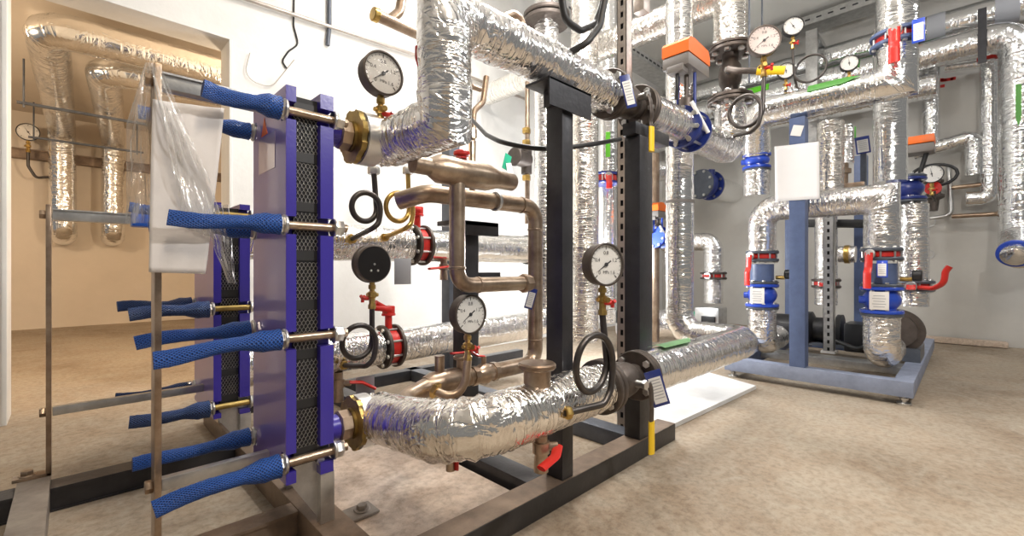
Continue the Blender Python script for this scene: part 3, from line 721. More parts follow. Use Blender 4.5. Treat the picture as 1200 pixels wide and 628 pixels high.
def strut(parent, x, y, z0, z1, name='perforated_strut', m='galv_warm', rot=0.0, w=.041):
    """slotted channel, slots on the face turned to -Y and -X"""
    b = MB(); n = int((z1 - z0) / .05); th = .0025
    Rm = Matrix.Rotation(rot, 3, 'Z'); c = V((x, y, 0))
    def bb(x0, x1, y0, y1, za, zb): b.box(c + Rm @ V(((x0 + x1) / 2, (y0 + y1) / 2, (za + zb) / 2)), (x1 - x0, y1 - y0, zb - za), Rm)
    h = w / 2
    bb(h - th, h, -h, h, z0, z1)
    bb(-h, h, h - th, h, z0, z1)
    bb(-h, -h + th, -h, -.007, z0, z1); bb(-h, -h + th, .007, h, z0, z1)
    bb(-h, h, -h, -h + th, z0, z1)
    for k in range(n + 1):
        za = z0 + k * .05 - .012; zb = za + .026; za = max(za, z0); zb = min(zb, z1)
        bb(-h, -h + th, -.007, .007, za, zb)
    o = b.build(name, m, parent)
    i = MB(); i.box(c + V((0, 0, (z0 + z1) / 2)), (w * .6, w * .6, z1 - z0 - .01), Rm); i.build('slot_shade', 'pack', o)  # black fill paints the shade inside the hollow channel
    return o
t2 = thing('slotted_strut', 'tall slotted steel strut standing just behind the right black post', 'strut', (1.688, 1.03, 0), None, None, True)
strut(t2, 1.688, 1.03, 0, 3.38, w=.045)
# ------------------------------------------------------------------ top line
pipe('big crumpled foil pipe rising from the front exchanger and crossing on top of the posts', [(.565, 1.185, 1.06), (.657, 1.185, 1.06), (.657, .905, 1.06), (.657, .905, 1.325), (1.36, .905, 1.325)], .066, .09, 'foil', .0055, seg=56, step=.007, mitre=(2, 3), bands=(((.566, 1.185, 1.06), (.612, 1.185, 1.06), 'tape'),))
def union(label, x, y, z, fr=.07):
    t = thing('pipe_union', label, 'pipe fitting', (x, y, z), None, 'port fittings of the front exchanger')
    MB().cyl((-.062, 0, 0), (.0, 0, 0), .033, 28).build('spigot', 'blue_paint', t)
    b = MB().lathe((-.02, 0, 0), (1, 0, 0), [(0, .037), (.004, .041), (.030, .041), (.034, .037)], 8); b.build('union_nut', 'stain', t)
    b = MB()
    n = 64; A = [((fr * (1.0 + (.05 if (k // 4) % 2 else -.03))) * math.cos(2 * PI * k / n), (fr * (1.0 + (.05 if (k // 4) % 2 else -.03))) * math.sin(2 * PI * k / n)) for k in range(n)]
    b.prism(A, (.02, 0, 0), (0, 1, 0), (0, 0, 1), (.014, 0, 0)); b.cyl((.012, 0, 0), (.05, 0, 0), .042, 24)
    b.build('grooved_coupling', 'yellow_zinc', t)
    return t
union('brass coloured pipe union at the upper port of the front exchanger', EX + .062, 1.185, 1.06)
union('brass coloured pipe union at the lower port of the front exchanger', EX + .062, 1.185, .275)
ball_valve('flanged ball valve with hanging blue tag on the top pipe at the right post', (1.485, .905, 1.325), frame3((1, 0, 0), (0, -1, 0)), .058, .20, .088, lever=([(.0, -.0, .095), (-.0, -.02, .105), (.01, -.07, .105), (.02, -.085, .095), (.025, -.12, .095)], [(.025, -.11, .095), (.025, -.20, .095)], .026), nb=6)
pipe('short foil pipe between the top ball valve and the blue control valve', [(1.60, .905, 1.325), (1.945, .905, 1.335)], .074, 0, 'foil_soft', .002, marks=())
actuator('orange topped control valve with blue body in the top pipe', (2.01, .905, 1.335), frame3((1, 0, 0), (0, 0, 1)), 1.08, yoke=.16)
pipe('foil bend after the blue control valve rising to the flanged valve', [(2.085, .905, 1.33), (2.55, .905, 1.33), (2.55, .905, 1.60)], .078, .10, 'foil', .004)
ball_valve('upright flanged valve with long yellow lever on the riser', (2.55, .905, 1.745), frame3((0, 0, 1), (-1, -.2, 0)), .055, .27, .115, lever=([(0, 0, .10), (-.03, -.05, .12), (-.055, -.15, .12)], [(-.053, -.14, .12), (-.08, -.26, .12)], .034), nb=8)
pipe('foil riser bending back near the ceiling above the flanged valve', [(2.55, .905, 1.89), (2.55, .905, 2.19), (2.55, 2.9, 2.19)], .085, .10, 'foil_warm', .004)
# top tapping gauge siphon
t = thing('siphon_tube', 'black looped siphon tube rising from the top foil pipe out of the picture', 'tube', (1.2, .9, 1.38), None, None, True)
e = P(660, 66, Y=.87)
pts = [P(712, -60, Y=.80), P(709, 0, Y=.80), P(703, 30, Y=.80), P(688, 50, Y=.81), e]
MB().tube([P(714, -120, Y=.8)] + pts, .0105, .04, 14, .01).build('tube', 'rubber', t)
MB().tube([P(712, -40, Y=.83), P(706, 5, Y=.83), P(698, 28, Y=.83), P(680, 36, Y=.83), P(662, 24, Y=.83), P(658, -5, Y=.83), P(662, -40, Y=.83)], .0105, .03, 14, .01).build('tube', 'rubber', t)
MB().disc(e, (-.4, .2, .1), .014, .02).build('fitting', 'brass', t)
# cable
pts = [P(553, 140, Y=1.58), P(570, 158, Y=1.3), P(590, 168, Y=1.1), P(640, 176, Y=1.0), P(690, 170, Y=.93), P(727, 163, Y=1.0)]
tag(MB().tube(pts, .0085, .5, 12, .02).build('cable', 'rubber'), 'black cable sagging from behind the foil elbow to the slotted strut', 'cable')
# ------------------------------------------------------------------ bottom line
lowp = pipe('big crumpled foil pipe leaving the lower port of the front exchanger in a wide bend', [(.555, 1.185, .275), (.62, 1.185, .275), (.585, .755, .345), (1.095, .755, .352)], .067, .115, 'foil_warm', .0055, seg=56, step=.007, bands=(((.556, 1.185, .275), (.592, 1.185, .275), 'tape'),))
ball_valve('flanged ball valve with blue framed tag on the lower pipe at the right post', (1.215, .755, .352), frame3((1, 0, 0), (0, -1, 0)), .052, .20, .080, lever=([(.02, 0, .085), (.025, -.015, .088), (.03, -.055, .088), (.055, -.085, .075), (.062, -.135, .070)], [(.062, -.125, .070), (.062, -.225, .070)], .024), nb=4)
pipe('long foil pipe leaving the lower ball valve and turning up the riser', [(1.33, .755, .352), (2.36, .755, .345), (2.36, 1.10, .345), (2.36, 1.10, 3.38)], .072, .11, 'foil_soft', .004, marks=(((1.45, .755, .3515), (1.72, .755, .349), -.55, .35, 'moss_mark', .25),), bands=(((2.36, 1.1, 1.05), (2.36, 1.1, 1.065), 'grey_plastic'),))
tg = thing('label_tag', 'blue framed label tag hanging below the lower ball valve', 'tag', P(770, 455, Y=.66), None, 'blue framed label tags', True)
id_tag(tg, P(770, 455, Y=.66), frame3((.72, .69, .05), (-.22, .22, 1)), .050, .112)
tg = thing('label_tag', 'blue framed label tag lying against the flange of the top ball valve', 'tag', P(736, 107, Y=.80), None, 'blue framed label tags', True)
id_tag(tg, P(736, 107, Y=.80), frame3((.62, .78, .05), (-.2, .2, 1)), .036, .11)
cp = MB().cyl((.83, .755, .395), (.83, .755, .45), .034, 28).build('bare_neck', 'stain', lowp, label='bare steel neck'); MB().disc((.83, .755, .456), (0, 0, 1), .047, .016, .004).build('cap', 'stain', cp, label='round bare steel cap')
def drain(label, p, lever_pts, s=1.0):
    t = thing('drain_valve', label, 'valve', p, None, 'small drain valves')
    b = MB().lathe((0, 0, .03 * s), (0, 0, -1), [(0, .014 * s), (.02 * s, .014 * s), (.021 * s, .019 * s), (.045 * s, .019 * s), (.046 * s, .014 * s), (.07 * s, .016 * s), (.085 * s, .016 * s)], 12)
    b.cyl((0, 0, -.003 * s), (.03 * s, -.02 * s, -.003 * s), .009 * s, 10); b.build('body', 'stain', t)
    MB().tube([V(q) * s for q in lever_pts], .011 * s, .02 * s, 10, .006, flat=lambda q: (1, .45)).build('lever', 'red', t)
drain('brass drain valve with flat red lever under the lower foil pipe by the left post', P(634, 522, Y=.74) + V((0, 0, .0)), [(.03, -.022, -.003), (.0, -.04, -.012), (-.05, -.045, -.02)], 1.15)
drain('small drain valve with red knob under the big lower bend', P(528, 532, Y=.86), [(.012, -.014, -.002), (.012, -.018, -.012), (.008, -.022, -.05)], .7)
# ------------------------------------------------------------------ gauges of the skid
g1 = P(446, 88, Y=1.16)
gauge('pressure gauge on the upper pipe beside the front exchanger', g1, 0, .123, ('0', '0.4', '0.8', '1.2', '1.6'), 218, siphon=[cock_bottom(g1), V((g1.x, 1.18, 1.12))])
g4 = P(706, 310, Y=.685); cb_ = cock_bottom(g4, .115)
gauge('pressure gauge on a looped siphon above the lower ball valve between the posts', g4, -.30, .115, ('0', '0.4', '0.8', '1.2', '1.6'), 213,
      siphon=coil(cb_, V((cb_.x - .072, .672, P(680, 428, Y=.672).z)), .072, P(662, 484, Y=.690), (1, 0, 0), (0, -.018, 0)), tube_r=.0088)
g3 = P(548, 368, Y=1.15); cb_ = cock_bottom(g3, .13)
gauge('pressure gauge on the brown welded pipe behind the lower foil pipe', g3, 0, .13, ('0', '0.4', '0.8', '1.2', '1.6'), 215,
      siphon=[cb_, P(546, 445, Y=1.15), P(538, 462, Y=1.15), P(522, 464, Y=1.17), P(508, 456, Y=1.21)], tube_r=.014, tube_m='stain')
g2 = P(436, 309, Y=1.68); cb_ = cock_bottom(g2, .155)
gauge('pressure gauge turned away showing its black back beside the red valve', g2, PI, .155, ('0', '0.4', '0.8', '1.2', '1.6'), 220,
      siphon=coil(cb_, V((cb_.x - .065, 1.68, P(416, 400, Y=1.68).z)), .065, P(402, 428, Y=1.86), (1, 0, 0), (0, -.03, 0)), tube_r=.0105)
def tapping(label, top, C, R, E, m, r):
    t = thing('siphon_tube', label, 'tube', E, None, 'looped siphon tubes by the exchanger', True)
    pts = coil(top, C, R, E, (1, 0, 0), (0, -.03, 0)); MB().tube(pts, r, r * 3, 12, .009).build('tube', m, t)
    MB().hexnut(V(top) + V((0, 0, .0)), (0, 0, 1), r * 2.2, .03).build('fitting', 'galv', t); MB().disc(pts[-1], pts[-1] - pts[-2], r * 1.9, .02).build('fitting', 'brass', t)
tapping('black looped siphon tube hanging beside the front exchanger', P(438, 200, Y=1.66), V((P(426, 243, Y=1.66).x, 1.66, P(426, 243, Y=1.66).z)), .055, P(412, 280, Y=1.83), 'tube_dark', .011)
tapping('brass coloured looped siphon tube beside the black one', P(478, 200, Y=1.66), V((P(465, 243, Y=1.66).x, 1.66, P(465, 243, Y=1.66).z)), .058, P(451, 278, Y=1.83), 'brass', .010)
# ------------------------------------------------------------------ lines of the rear exchanger
pipe('upper foil pipe from the rear exchanger up to the red geared valve', [(.45, 1.95, .815), (1.19, 1.95, .815)], .083, 0, 'foil', .004)
butterfly('upper red geared butterfly valve between black flanges behind the front exchanger', (1.245, 1.95, .815), frame3((1, 0, 0), (0, 0, 1)), .078, 'red geared butterfly valves', gear=True)
pipe('upper rear foil pipe right of the red geared valve, ending in a black cap', [(1.29, 1.95, .815), (2.04, 1.95, .815)], .084, 0, 'foil_soft', .003)
o = tag(MB().disc((2.06, 1.95, .815), (1, 0, 0), .092, .05, .01).build('end_cap', 'black'), 'black round cap closing the upper rear foil pipe', 'pipe fitting')
pipe('lower foil pipe from the rear exchanger up to the lower red valve', [(.45, 1.95, .325), (1.03, 1.95, .325)], .082, 0, 'foil', .004)
butterfly('lower red geared butterfly valve between black flanges beside the turned away gauge', (1.085, 1.95, .325), frame3((1, 0, 0), (0, 0, 1)), .078, 'red geared butterfly valves', gear=True)
pipe('lower rear foil pipe turning up as the riser left of the left post', [(1.13, 1.95, .325), (2.27, 1.98, .335), (2.27, 1.98, 2.33)], .082, .12, 'foil', .004)
t = thing('pipe_flange', 'dark round flange at the top of the riser above the crossing foil pipe', 'pipe fitting', (2.27, 1.98, 2.33), None, None, True)
MB().disc((2.27, 1.98, 2.345), (0, 0, 1), .155, .03, .006).build('flange', 'cast', t); MB().disc((2.27, 1.98, 2.385), (0, 0, 1), .155, .03, .006).build('flange', 'cast', t)
pipe('foil riser above the dark flange reaching to the ceiling', [(2.27, 1.98, 2.40), (2.27, 1.98, 3.38)], .08, 0, 'foil', .003)
drain('drain valve with red lever under the lower rear foil pipe', P(396, 448, Y=1.93), [(.025, -.02, 0), (.06, -.03, -.005), (.10, -.03, -.03)], 1.5)
drain('drain valve with red lever under the upper rear foil pipe', P(520, 312, Y=1.93), [(.02, -.02, 0), (-.03, -.03, -.005), (-.09, -.03, -.01)], 1.3)
for (px, py, w_, h_, Y, lab) in ((472, 318, .055, .11, 1.86, 'grey rating card hanging under the upper rear pipe'), (428, 455, .055, .10, 1.9, 'grey rating card hanging under the lower rear pipe')):
    o = MB().box(P(px, py, Y=Y), (w_ * 1.6, .003, h_ * 1.1), None, .0008).build('rating_card', 'ink_grey'); tag(o, lab, 'label', 'grey rating cards')
# ------------------------------------------------------------------ rear posts
t = thing('pipe_stand', 'black post with flat top plate carrying the brown welded pipe', 'pipe stand', (1.23, 1.55, 0), None, None, True)
MB().bx(1.19, 1.27, 1.50, 1.58, 0, .88, .003).build('post', 'frame_dark', t); MB().bx(1.12, 1.36, 1.47, 1.60, .88, .90, .002).bx(1.12, 1.36, 1.47, 1.478, .84, .90).build('top_plate', 'frame_dark', t)
MB().bx(1.272, 1.40, 1.5, 1.58, .62, .68).build('bracket', 'frame_dark', t); MB().bx(1.12, 1.14, 1.5, 1.58, 0, .01).bx(1.15, 1.31, 1.46, 1.62, 0, .008).build('base_plate', 'frame_dark', t)
t = thing('pipe_stand', 'tall grey blue post standing behind the vertical foil leg', 'pipe stand', (1.62, 2.05, 0), None, None, True)
MB().bx(1.63, 1.71, 2.2, 2.28, 0, 1.60, .003).build('post', 'frame_grey', t); MB().bx(1.54, 1.80, 2.15, 2.33, 1.60, 1.62, .002).build('top_plate', 'frame_dark', t); MB().bx(1.60, 1.74, 2.17, 2.31, 0, .008).build('base_plate', 'frame_dark', t)
# ------------------------------------------------------------------ brown welded pipework
b = MB(); yv = 1.12
b.tube([(.70, yv, 1.0), (.76, yv, 1.0)], .026, 0, 24, .02)
b.lathe((.755, yv, 1.0), (1, 0, 0), [(0, .026), (.035, .044), (.225, .044), (.275, .030), (.345, .030), (.35, .027)], 36)
b.tube([(.86, yv, .97), (.86, yv, .645), (1.16, yv, .645)], .025, .05, 24, .012); b.disc((.86, yv, .70), (0, 0, 1), .0275, .010); b.disc((.945, yv, .645), (1, 0, 0), .0275, .010)
o = tag(b.build('welded_pipe', 'stain'), 'brown welded steel pipe with fat closed cylinder on top below the foil elbow', 'pipe')
un = MB().lathe((1.15, yv, .645), (1, 0, 0), [(0, .028), (.004, .034), (.022, .034), (.026, .030), (.04, .030), (.044, .026)], 8); un.build('union', 'stain', o)
b = MB(); yv = 1.27
b.tube([(.80, yv + .1, .93), (.86, yv + .02, .955), (1.385, yv, .955), (1.385, yv, .305), (.86, yv, .305), (.74, yv - .03, .285), (.70, yv - .16, .27)], .031, .062, 24, .012)
for c, a in (((1.30, yv, .955), (1, 0, 0)), ((1.385, yv, .86), (0, 0, 1)), ((1.385, yv, .40), (0, 0, 1)), ((1.02, yv, .305), (1, 0, 0))): b.disc(c, a, .0335, .008)
b.lathe((.84, yv, .305), (1, 0, 0), [(0, .031), (.03, .043), (.13, .043), (.16, .031)], 28)
o = tag(b.build('welded_pipe', 'stain'), 'brown welded steel pipe dropping past the left post and running back to the lower bend', 'pipe')
MB().cyl((.90, yv, .335), (.90, yv, .40), .017, 16).build('stub', 'stain', o)
MB().ring((1.16, yv, .955), (1, 0, 0), .037, .031, .012).build('pipe_clip', 'galv', o)
t = thing('ball_valve', 'small bare ball valve with slim red lever on the brown pipe', 'valve', (1.10, yv, .305), frame3((1, 0, 0), (0, 0, 1)), None)
b = MB().lathe((-.06, 0, 0), (1, 0, 0), [(0, .036), (.02, .036), (.022, .03), (.035, .034), (.06, .042), (.085, .034), (.098, .03), (.10, .036), (.12, .036)], 10); b.cyl((0, 0, .03), (0, 0, .065), .010, 12); b.build('body', 'stain', t)
MB().tube([(0, 0, .065), (-.03, 0, .07), (-.06, 0, .09), (-.15, 0, .095)], .010, .02, 10, .006, flat=lambda q: (1, .4)).build('lever', 'red', t)
wp = o
q_ = MB().cyl((1.0, 1.27, .33), (1.0, 1.27, .375), .022, 20); q_.disc((1.0, 1.27, .38), (0, 0, 1), .034, .012, .003); q_.build('cap', 'stain', wp)
# brown fittings at top left
b = MB().tube([P(439, 17, Y=1.9), P(494, 42, Y=1.9)], .026, 0, 20, .02); b.tube([P(456, 24, Y=1.9), P(468, 14, Y=1.9), P(474, -20, Y=1.9)], .022, .05, 18, .012)
o = tag(b.build('welded_pipe', 'stain'), 'short brown pipe stub with a bent branch beside the vertical foil leg', 'pipe'); MB().disc(P(440, 17.5, Y=1.9), P(494, 42, Y=1.9) - P(439, 17, Y=1.9), .031, .03, .003).build('end_cap', 'brass', o)
pts = [P(584, 40, Y=1.5), P(590, 20, Y=1.5), P(602, 16, Y=1.5), P(612, 24, Y=1.5), P(612, 60, Y=1.5)]
tag(MB().tube(pts, .018, .04, 16, .01).build('bent_tube', 'stain'), 'brown bent tube arching over the top foil pipe', 'tube')
for (px, lab) in ((555, 'thin brown vertical tube with kinks right of the vertical foil leg'),):
    b = MB().tube([P(px - 8, 60, Y=1.6), P(px - 6, 100, Y=1.6), P(px + 8, 105, Y=1.6)], .012, .03, 12, .01)
    b.tube([P(570, 90, Y=1.6), P(566, 120, Y=1.6), P(555, 130, Y=1.6), P(553, 230, Y=1.6)], .014, .05, 14, .012); b.lathe(P(553, 150, Y=1.6), (0, 0, -1), [(0, .015), (.01, .024), (.05, .024), (.06, .015), (.16, .015), (.17, .026), (.22, .026), (.23, .015)], 10)
    tag(b.build('bent_tube', 'stain'), lab, 'tube')
# water meter on thin pipe at the white wall
t = thing('strainer', 'dark cast strainer with green tag on a thin brass pipe before the white wall', 'valve', P(618, 240, Y=2.3), None, None, True)
a0, a1 = P(618, 96, Y=2.3), P(618, 262, Y=2.3)
MB().cyl(a1, a0, .018, 16).build('tube', 'stain', t)
c = P(617, 188, Y=2.3); b = MB().cyl(c + V((0, 0, .10)), c + V((0, 0, -.10)), .04, 20); b.cyl(c, c + V((-.13, -.02, .0)), .058, 24); b.disc(c + V((-.14, -.02, 0)), (1, .1, 0), .066, .03, .004); b.build('body', 'cast', t)
for dz in (.13, -.13, .22): MB().hexnut(c + V((0, 0, dz)), (0, 0, 1), .032, .04).build('nut', 'brass', t)
MB().box(P(594, 190, Y=2.2), (.06, .004, .11), Matrix.Rotation(.3, 3, 'Y'), .001).build('tag', 'green', t)
tag(MB().box(P(597, 198, Y=2.19), (.05, .003, .08), Matrix.Rotation(-.2, 3, 'Y'), .001).build('paper_tag', 'card'), 'pale paper tag hanging on the dark cast strainer', 'tag')
drain('small valve with upright red handle left of the vertical foil leg', P(496, 80, Y=1.02), [(-.02, -.01, .0), (-.03, -.012, .02), (-.03, -.012, .06)], .8)
o = MB().cyl(P(541, 186, Y=1.12), P(541, 178, Y=1.12), .016, 18); o.disc(P(541, 180, Y=1.12), (0, 0, 1), .026, .016, .004)
tag(o.build('air_vent', 'red'), 'red round air vent on top of the fat brown cylinder', 'pipe fitting')
p = P(622, 350, Y=1.24); tg = thing('label_tag', 'blue framed label tag hanging on the brown pipe left of the left post', 'tag', p, None, 'blue framed label tags', True)
id_tag(tg, p, frame3((.72, .69, .05), (.2, -.2, 1)), .034, .085)
p = P(752, 6, Y=1.0); MB().box(p, (.055, .05, .075), None, .004).build('end_bracket', 'galv_warm', t2)
# boards on the floor
def board(label, pts, th, m):
    b = MB().prism([(p[0], p[1]) for p in pts], (0, 0, .001), (1, 0, 0), (0, 1, 0), (0, 0, th)); tag(b.build('floor_board', m), label, 'board', 'boards on the floor')
q = lambda x, y, z=.03: P(x, y, Z=z)
board('dirty cream board lying under the lower bend between the two frames', [(.515, .925), (.515, 1.72), (.94, 1.72), (.94, .925)], .03, 'board')
board('large pale insulation board lying on the floor behind the right post', [q(776, 503, .02), q(886, 452, .02), q(822, 434, .02), q(700, 470, .02)], .02, 'board_clean')
# ================================================================== RISERS IN THE MIDDLE BACKGROUND
p = P(685, 200, D=2.75)
pipe('tall warm foil riser between the two posts', [(p.x, p.y, .25), (p.x, p.y, 3.38)], .084, 0, 'foil_warm', .004)
p2 = P(712, 200, D=3.7)
pipe('thinner tall foil riser seen just left of the slotted strut', [(p2.x, p2.y, .25), (p2.x, p2.y, 3.38)], .075, 0, 'foil_soft', .003, marks=(((p2.x, p2.y, 1.60), (p2.x, p2.y, 1.80), .40, .85, 'lime_mark', 0, 'marking_sticker'),))
butterfly('blue and red valve on the far riser left of the slotted strut', P(709, 210, D=3.55), frame3((0, 0, 1), (-.7, .7, 0)), .085, 'far butterfly valves', fm='navy', llen=.1)
# foil run behind, up at the ceiling left of the strut
pipe('foil pipe near the ceiling passing behind the slotted strut', [P(690, 62, D=3.2), P(770, 30, D=2.9)], .07, 0, 'foil', .004)
# short run with orange actuator glimpsed between right post and riser
p = P(771, 245, D=3.4)
actuator('small orange topped control valve glimpsed between the right post and the riser', V((p.x, p.y, P(771, 278, D=3.4).z)), frame3((1, 0, 0), (0, 0, 1)), .95, yoke=.08, m='blue')
pipe('thin brass coloured riser behind the right post', [P(768, 400, D=3.45), P(768, 180, D=3.45)], .03, 0, 'stain', .001)
pipe('foil pipe stub low behind the right post', [P(766, 380, D=3.6) + V((-.2, .2, 0)), P(770, 380, D=3.6) + V((.12, -.12, 0))], .12, 0, 'foil', .004)
pipe('foil pipe with green sticker high behind the right post', [P(764, 205, D=4.0) + V((-.3, .25, 0)), P(790, 200, D=4.2)], .09, 0, 'foil', .003)
# blue valve on wall stub
p = P(828, 216, X=5.35)
pipe('foil stub coming out of the right wall with a green sticker', [V((5.5, p.y, p.z)), V((5.92, p.y - .1, p.z - .05))], .13, 0, 'foil_soft', .003)
check_valve('dark blue flanged valve on the foil stub at the right wall', V((5.38, p.y + .02, p.z)), frame3((1, -.2, 0), (0, 0, 1)), .13, .2, 'navy', plate=False)
# small L pipe on the right wall
a = P(818, 283, X=4.3); b_ = P(836, 283, X=4.3); c = P(836, 350, X=4.3)
pipe('small foil pipe turning down behind the tall riser', [V((4.3, a.y + .35, a.z)), V((4.3, b_.y, b_.z)), V((4.3, c.y, P(836, 355, X=4.3).z))], .085, .09, 'foil', .004)
v = P(836, 323, X=4.3)
butterfly('small red lever valve on the foil pipe behind the tall riser', V((4.3, b_.y, v.z)), frame3((0, 0, 1), (0, 1, 0)), .088, 'far butterfly valves', w=.03, llen=.01)
t = thing('circulation_pump', 'grey boxed pump with green side at the foot of the small foil pipe', 'pump', P(832, 388, X=4.3), None, None, True)
c = P(833, 375, X=4.15); MB().box(c, (.2, .22, .24), None, .02).build('terminal_box', 'galv', t)
MB().box(c + V((-.11, -.02, -.01)), (.02, .12, .11), None, .004).build('switch_cover', 'black', t)
MB().cyl(c + V((0, .12, -.02)), c + V((0, .20, -.02)), .09, 24).build('motor', 'green', t)
MB().bx(c.x - .14, c.x + .6, c.y - .13, c.y + .2, 0, c.z - .121).build('plinth', 'frame_grey', t)

# ================================================================== RIGHT SKID
t = thing('pipe_skid', 'slate blue steel frame on small feet standing at the right', 'frame', (3.6, .65, 0), None, None, True)
zb0, zb1 = .045, .125
M['frame_lilac'] = mat('pale dusty blue paint', (.27, .31, .42), 0, .5, .25, 12, bump=.05)
MB().bx(3.0, 3.08, .19, 1.10, zb0, zb1, .004).build('beam', 'frame_lilac', t)
MB().bx(3.081, 5.0, .19, .27, zb0, zb1, .004).build('beam', 'frame_lilac', t)
MB().bx(3.081, 5.0, 1.02, 1.10, zb0, zb1, .004).build('beam', 'frame_blue', t)
MB().bx(4.36, 4.44, .271, 1.019, zb0, zb1, .004).build('cross_beam', 'frame_blue', t)
MB().bx(3.45, 3.60, .271, 1.019, zb0 + .03, zb1 - .005, .003).build('cross_beam', 'galv', t)
MB().bx(3.0, 3.08, .655, .735, zb1, 1.575, .003).build('post', 'frame_blue', t)
MB().bx(4.36, 4.44, .545, .625, zb1, 1.575, .003).build('post', 'frame_blue', t)
MB().bx(4.36, 4.44, 1.02, 1.10, zb1, 1.575, .003).build('post', 'frame_blue', t)
for (x, y) in ((3.04, .23), (3.04, 1.06), (4.9, .23), (4.9, 1.06)):
    f = MB().disc((x, y, .006), (0, 0, 1), .03, .012, .002); f.cyl((x, y, .01), (x, y, zb0), .010, 12); f.hexnut((x, y, .03), (0, 0, 1), .018, .012); f.build('levelling_foot', 'steel', t)
tt = thing('slotted_strut', 'light grey strut standing inside the blue frame', 'strut', (3.67, .67, .12), None, None, True)
strut(tt, 3.67, .66, .126, 1.20, m='galv', w=.06)
MB().bx(3.62, 3.72, .62, .70, .126, .14).build('base_plate', 'white', tt)
XR = 3.17
y1_, y2_ = P(893, 300, X=XR).y, P(1033, 300, X=XR).y
zt = 1.08
# cross-over pipe behind the post
pipe('foil pipe crossing behind the blue post and turning down at both ends', [(XR, y1_, .80), (XR, y1_, zt), (XR, y2_, zt), (XR, y2_, .80)], .080, .10, 'foil', .004, seg=44, step=.010, mitre=(2,))
for (yy, w1, w2, w3) in ((y1_, 'left', 'nearer the grey wall', 'left'), (y2_, 'right', 'at the right corner of the blue frame', 'right')):
    ob = butterfly('red lever butterfly valve above the blue valve on the %s hanging pipe' % w1, (XR, yy, .775), facing((-1, .35, 0)), .072, 'red lever valves of the blue frame', w=.032, llen=.185, fm='frame_grey', tagspec=((.0 - .08, -.11, -.055), frame3((0, 1, 0), (1, 0, 0)), .05, .09, 'blue') if w1 == 'right' else None)
    sp = MB().cyl((XR, yy, .615), (XR, yy, .725), .068, 32); sp = sp.build('pipe_spool', 'frame_blue'); tag(sp, 'plain slate blue pipe spool between the valves on the %s hanging pipe' % w1, 'pipe', 'blue pipe spools')
    nz = thing('drain_valve', 'small brass air cock at the side of the %s hanging pipe' % w1, 'valve', (XR + .02, yy - .075, .64), None, 'brass air cocks')
    MB().cyl((0, .0, 0), (0, -.05, 0), .012, 12).build('stem', 'brass', nz); MB().disc((0, -.07, .02), (0, 1, 0), .03, .04, .004).build('cap', 'black', nz)
    check_valve('blue flanged check valve with white name plate on the %s hanging pipe' % w1, (XR, yy, .525), frame3((0, 0, 1), (0, 1, 0)), .072, .145, 'blue')
    pipe('foil bend closing the %s hanging pipe at floor level' % w1, [(XR, yy, .435), (XR, yy, .225), (XR + .30, yy, .225)], .081, .085, 'foil', .004, seg=44, step=.010)
# upper L: vertical with red lever valve, then along to the left on the post top
X3_ = 3.06; ya = P(1051, 60, X=X3_).y; yb = P(884, 140, X=X3_).y; zl = 1.665
pipe('foil pipe with green arrow resting on the blue post, its right end rising', [(XR, yb + .02, 1.45), (X3_, yb, zl), (X3_, ya, zl), (X3_, ya, 1.845)], .085, .095, 'foil_soft', .004, seg=44, step=.011, mitre=(2,),
     marks=(((X3_, .64, zl), (X3_, .40, zl), .60, 1.20, 'green_mark', .3),))
butterfly('red lever butterfly valve with blue tag on the rising pipe at upper right', (X3_, ya, 1.885), facing((-1, -.02, 0)), .085, 'red lever valves of the blue frame', w=.034, fm='frame_blue', llen=.17, tagspec=((-.03, -.125, -.088), frame3((0, 1, 0), (1, 0, 0)), .048, .115, 'blue'))
pipe('foil pipe from the upper red lever valve up to the ceiling', [(X3_, ya, 1.925), (X3_, ya, 3.38)], .086, 0, 'foil_soft', .003)
# under its left end: blue valve and foil piece
t = check_valve('small blue valve under the left end of the upper foil pipe', (XR, yb + .02, 1.39), frame3((0, 0, 1), (0, 1, 0)), .062, .10, 'blue', plate=False)
pipe('short foil pipe below the small blue valve, left of the paper notice', [(XR, yb + .02, 1.33), (XR, yb + .02, 1.165)], .078, 0, 'foil', .004)
# inner verticals
yi = P(973, 170, X=3.35).y
pipe('crumpled foil pipe right of the paper notice below the upper foil pipe', [(3.35, yi, 1.60), (3.35, yi, 1.14)], .070, 0, 'foil_warm', .006)
pipe('short foil pipe with bare brass end beside the crumpled one', [(3.5, P(990, 170, X=3.5).y, 1.60), (3.5, P(990, 170, X=3.5).y, 1.36)], .048, 0, 'foil', .004)
t = thing('thermometer_well', 'brass thermowell hanging under the short foil pipe', 'pipe fitting', (3.5, P(990, 170, X=3.5).y, 1.2), None, None)
MB().lathe((0, 0, .16), (0, 0, -1), [(0, .02), (.03, .02), (.032, .034), (.06, .034), (.062, .018), (.16, .018)], 10).build('stem', 'stain', t); MB().box((0, -.05, .02), (.04, .1, .03), None, .006).build('branch', 'stain', t)
X4 = 3.75; y4 = P(1044, 170, X=X4).y; y5 = P(1069, 300, X=X4).y
pipe('bright smooth foil pipe behind the cross-over elbow', [(X4 - .35, P(1043, 170, X=X4 - .35).y, 2.1), (X4 - .35, P(1043, 170, X=X4 - .35).y, 1.20)], .079, 0, 'foil_soft', .002, seg=40)
check_valve('dark blue valve at the foot of the bright smooth foil pipe', (X4 + .05, P(1062, 236, X=X4 + .05).y, 1.20), frame3((0, 0, 1), (0, 1, 0)), .075, .14, 'navy', plate=False)
pipe('foil pipe going down at the right corner of the blue frame', [(X4 + .05, y5, 1.10), (X4 + .05, y5, .46)], .078, 0, 'foil', .004)
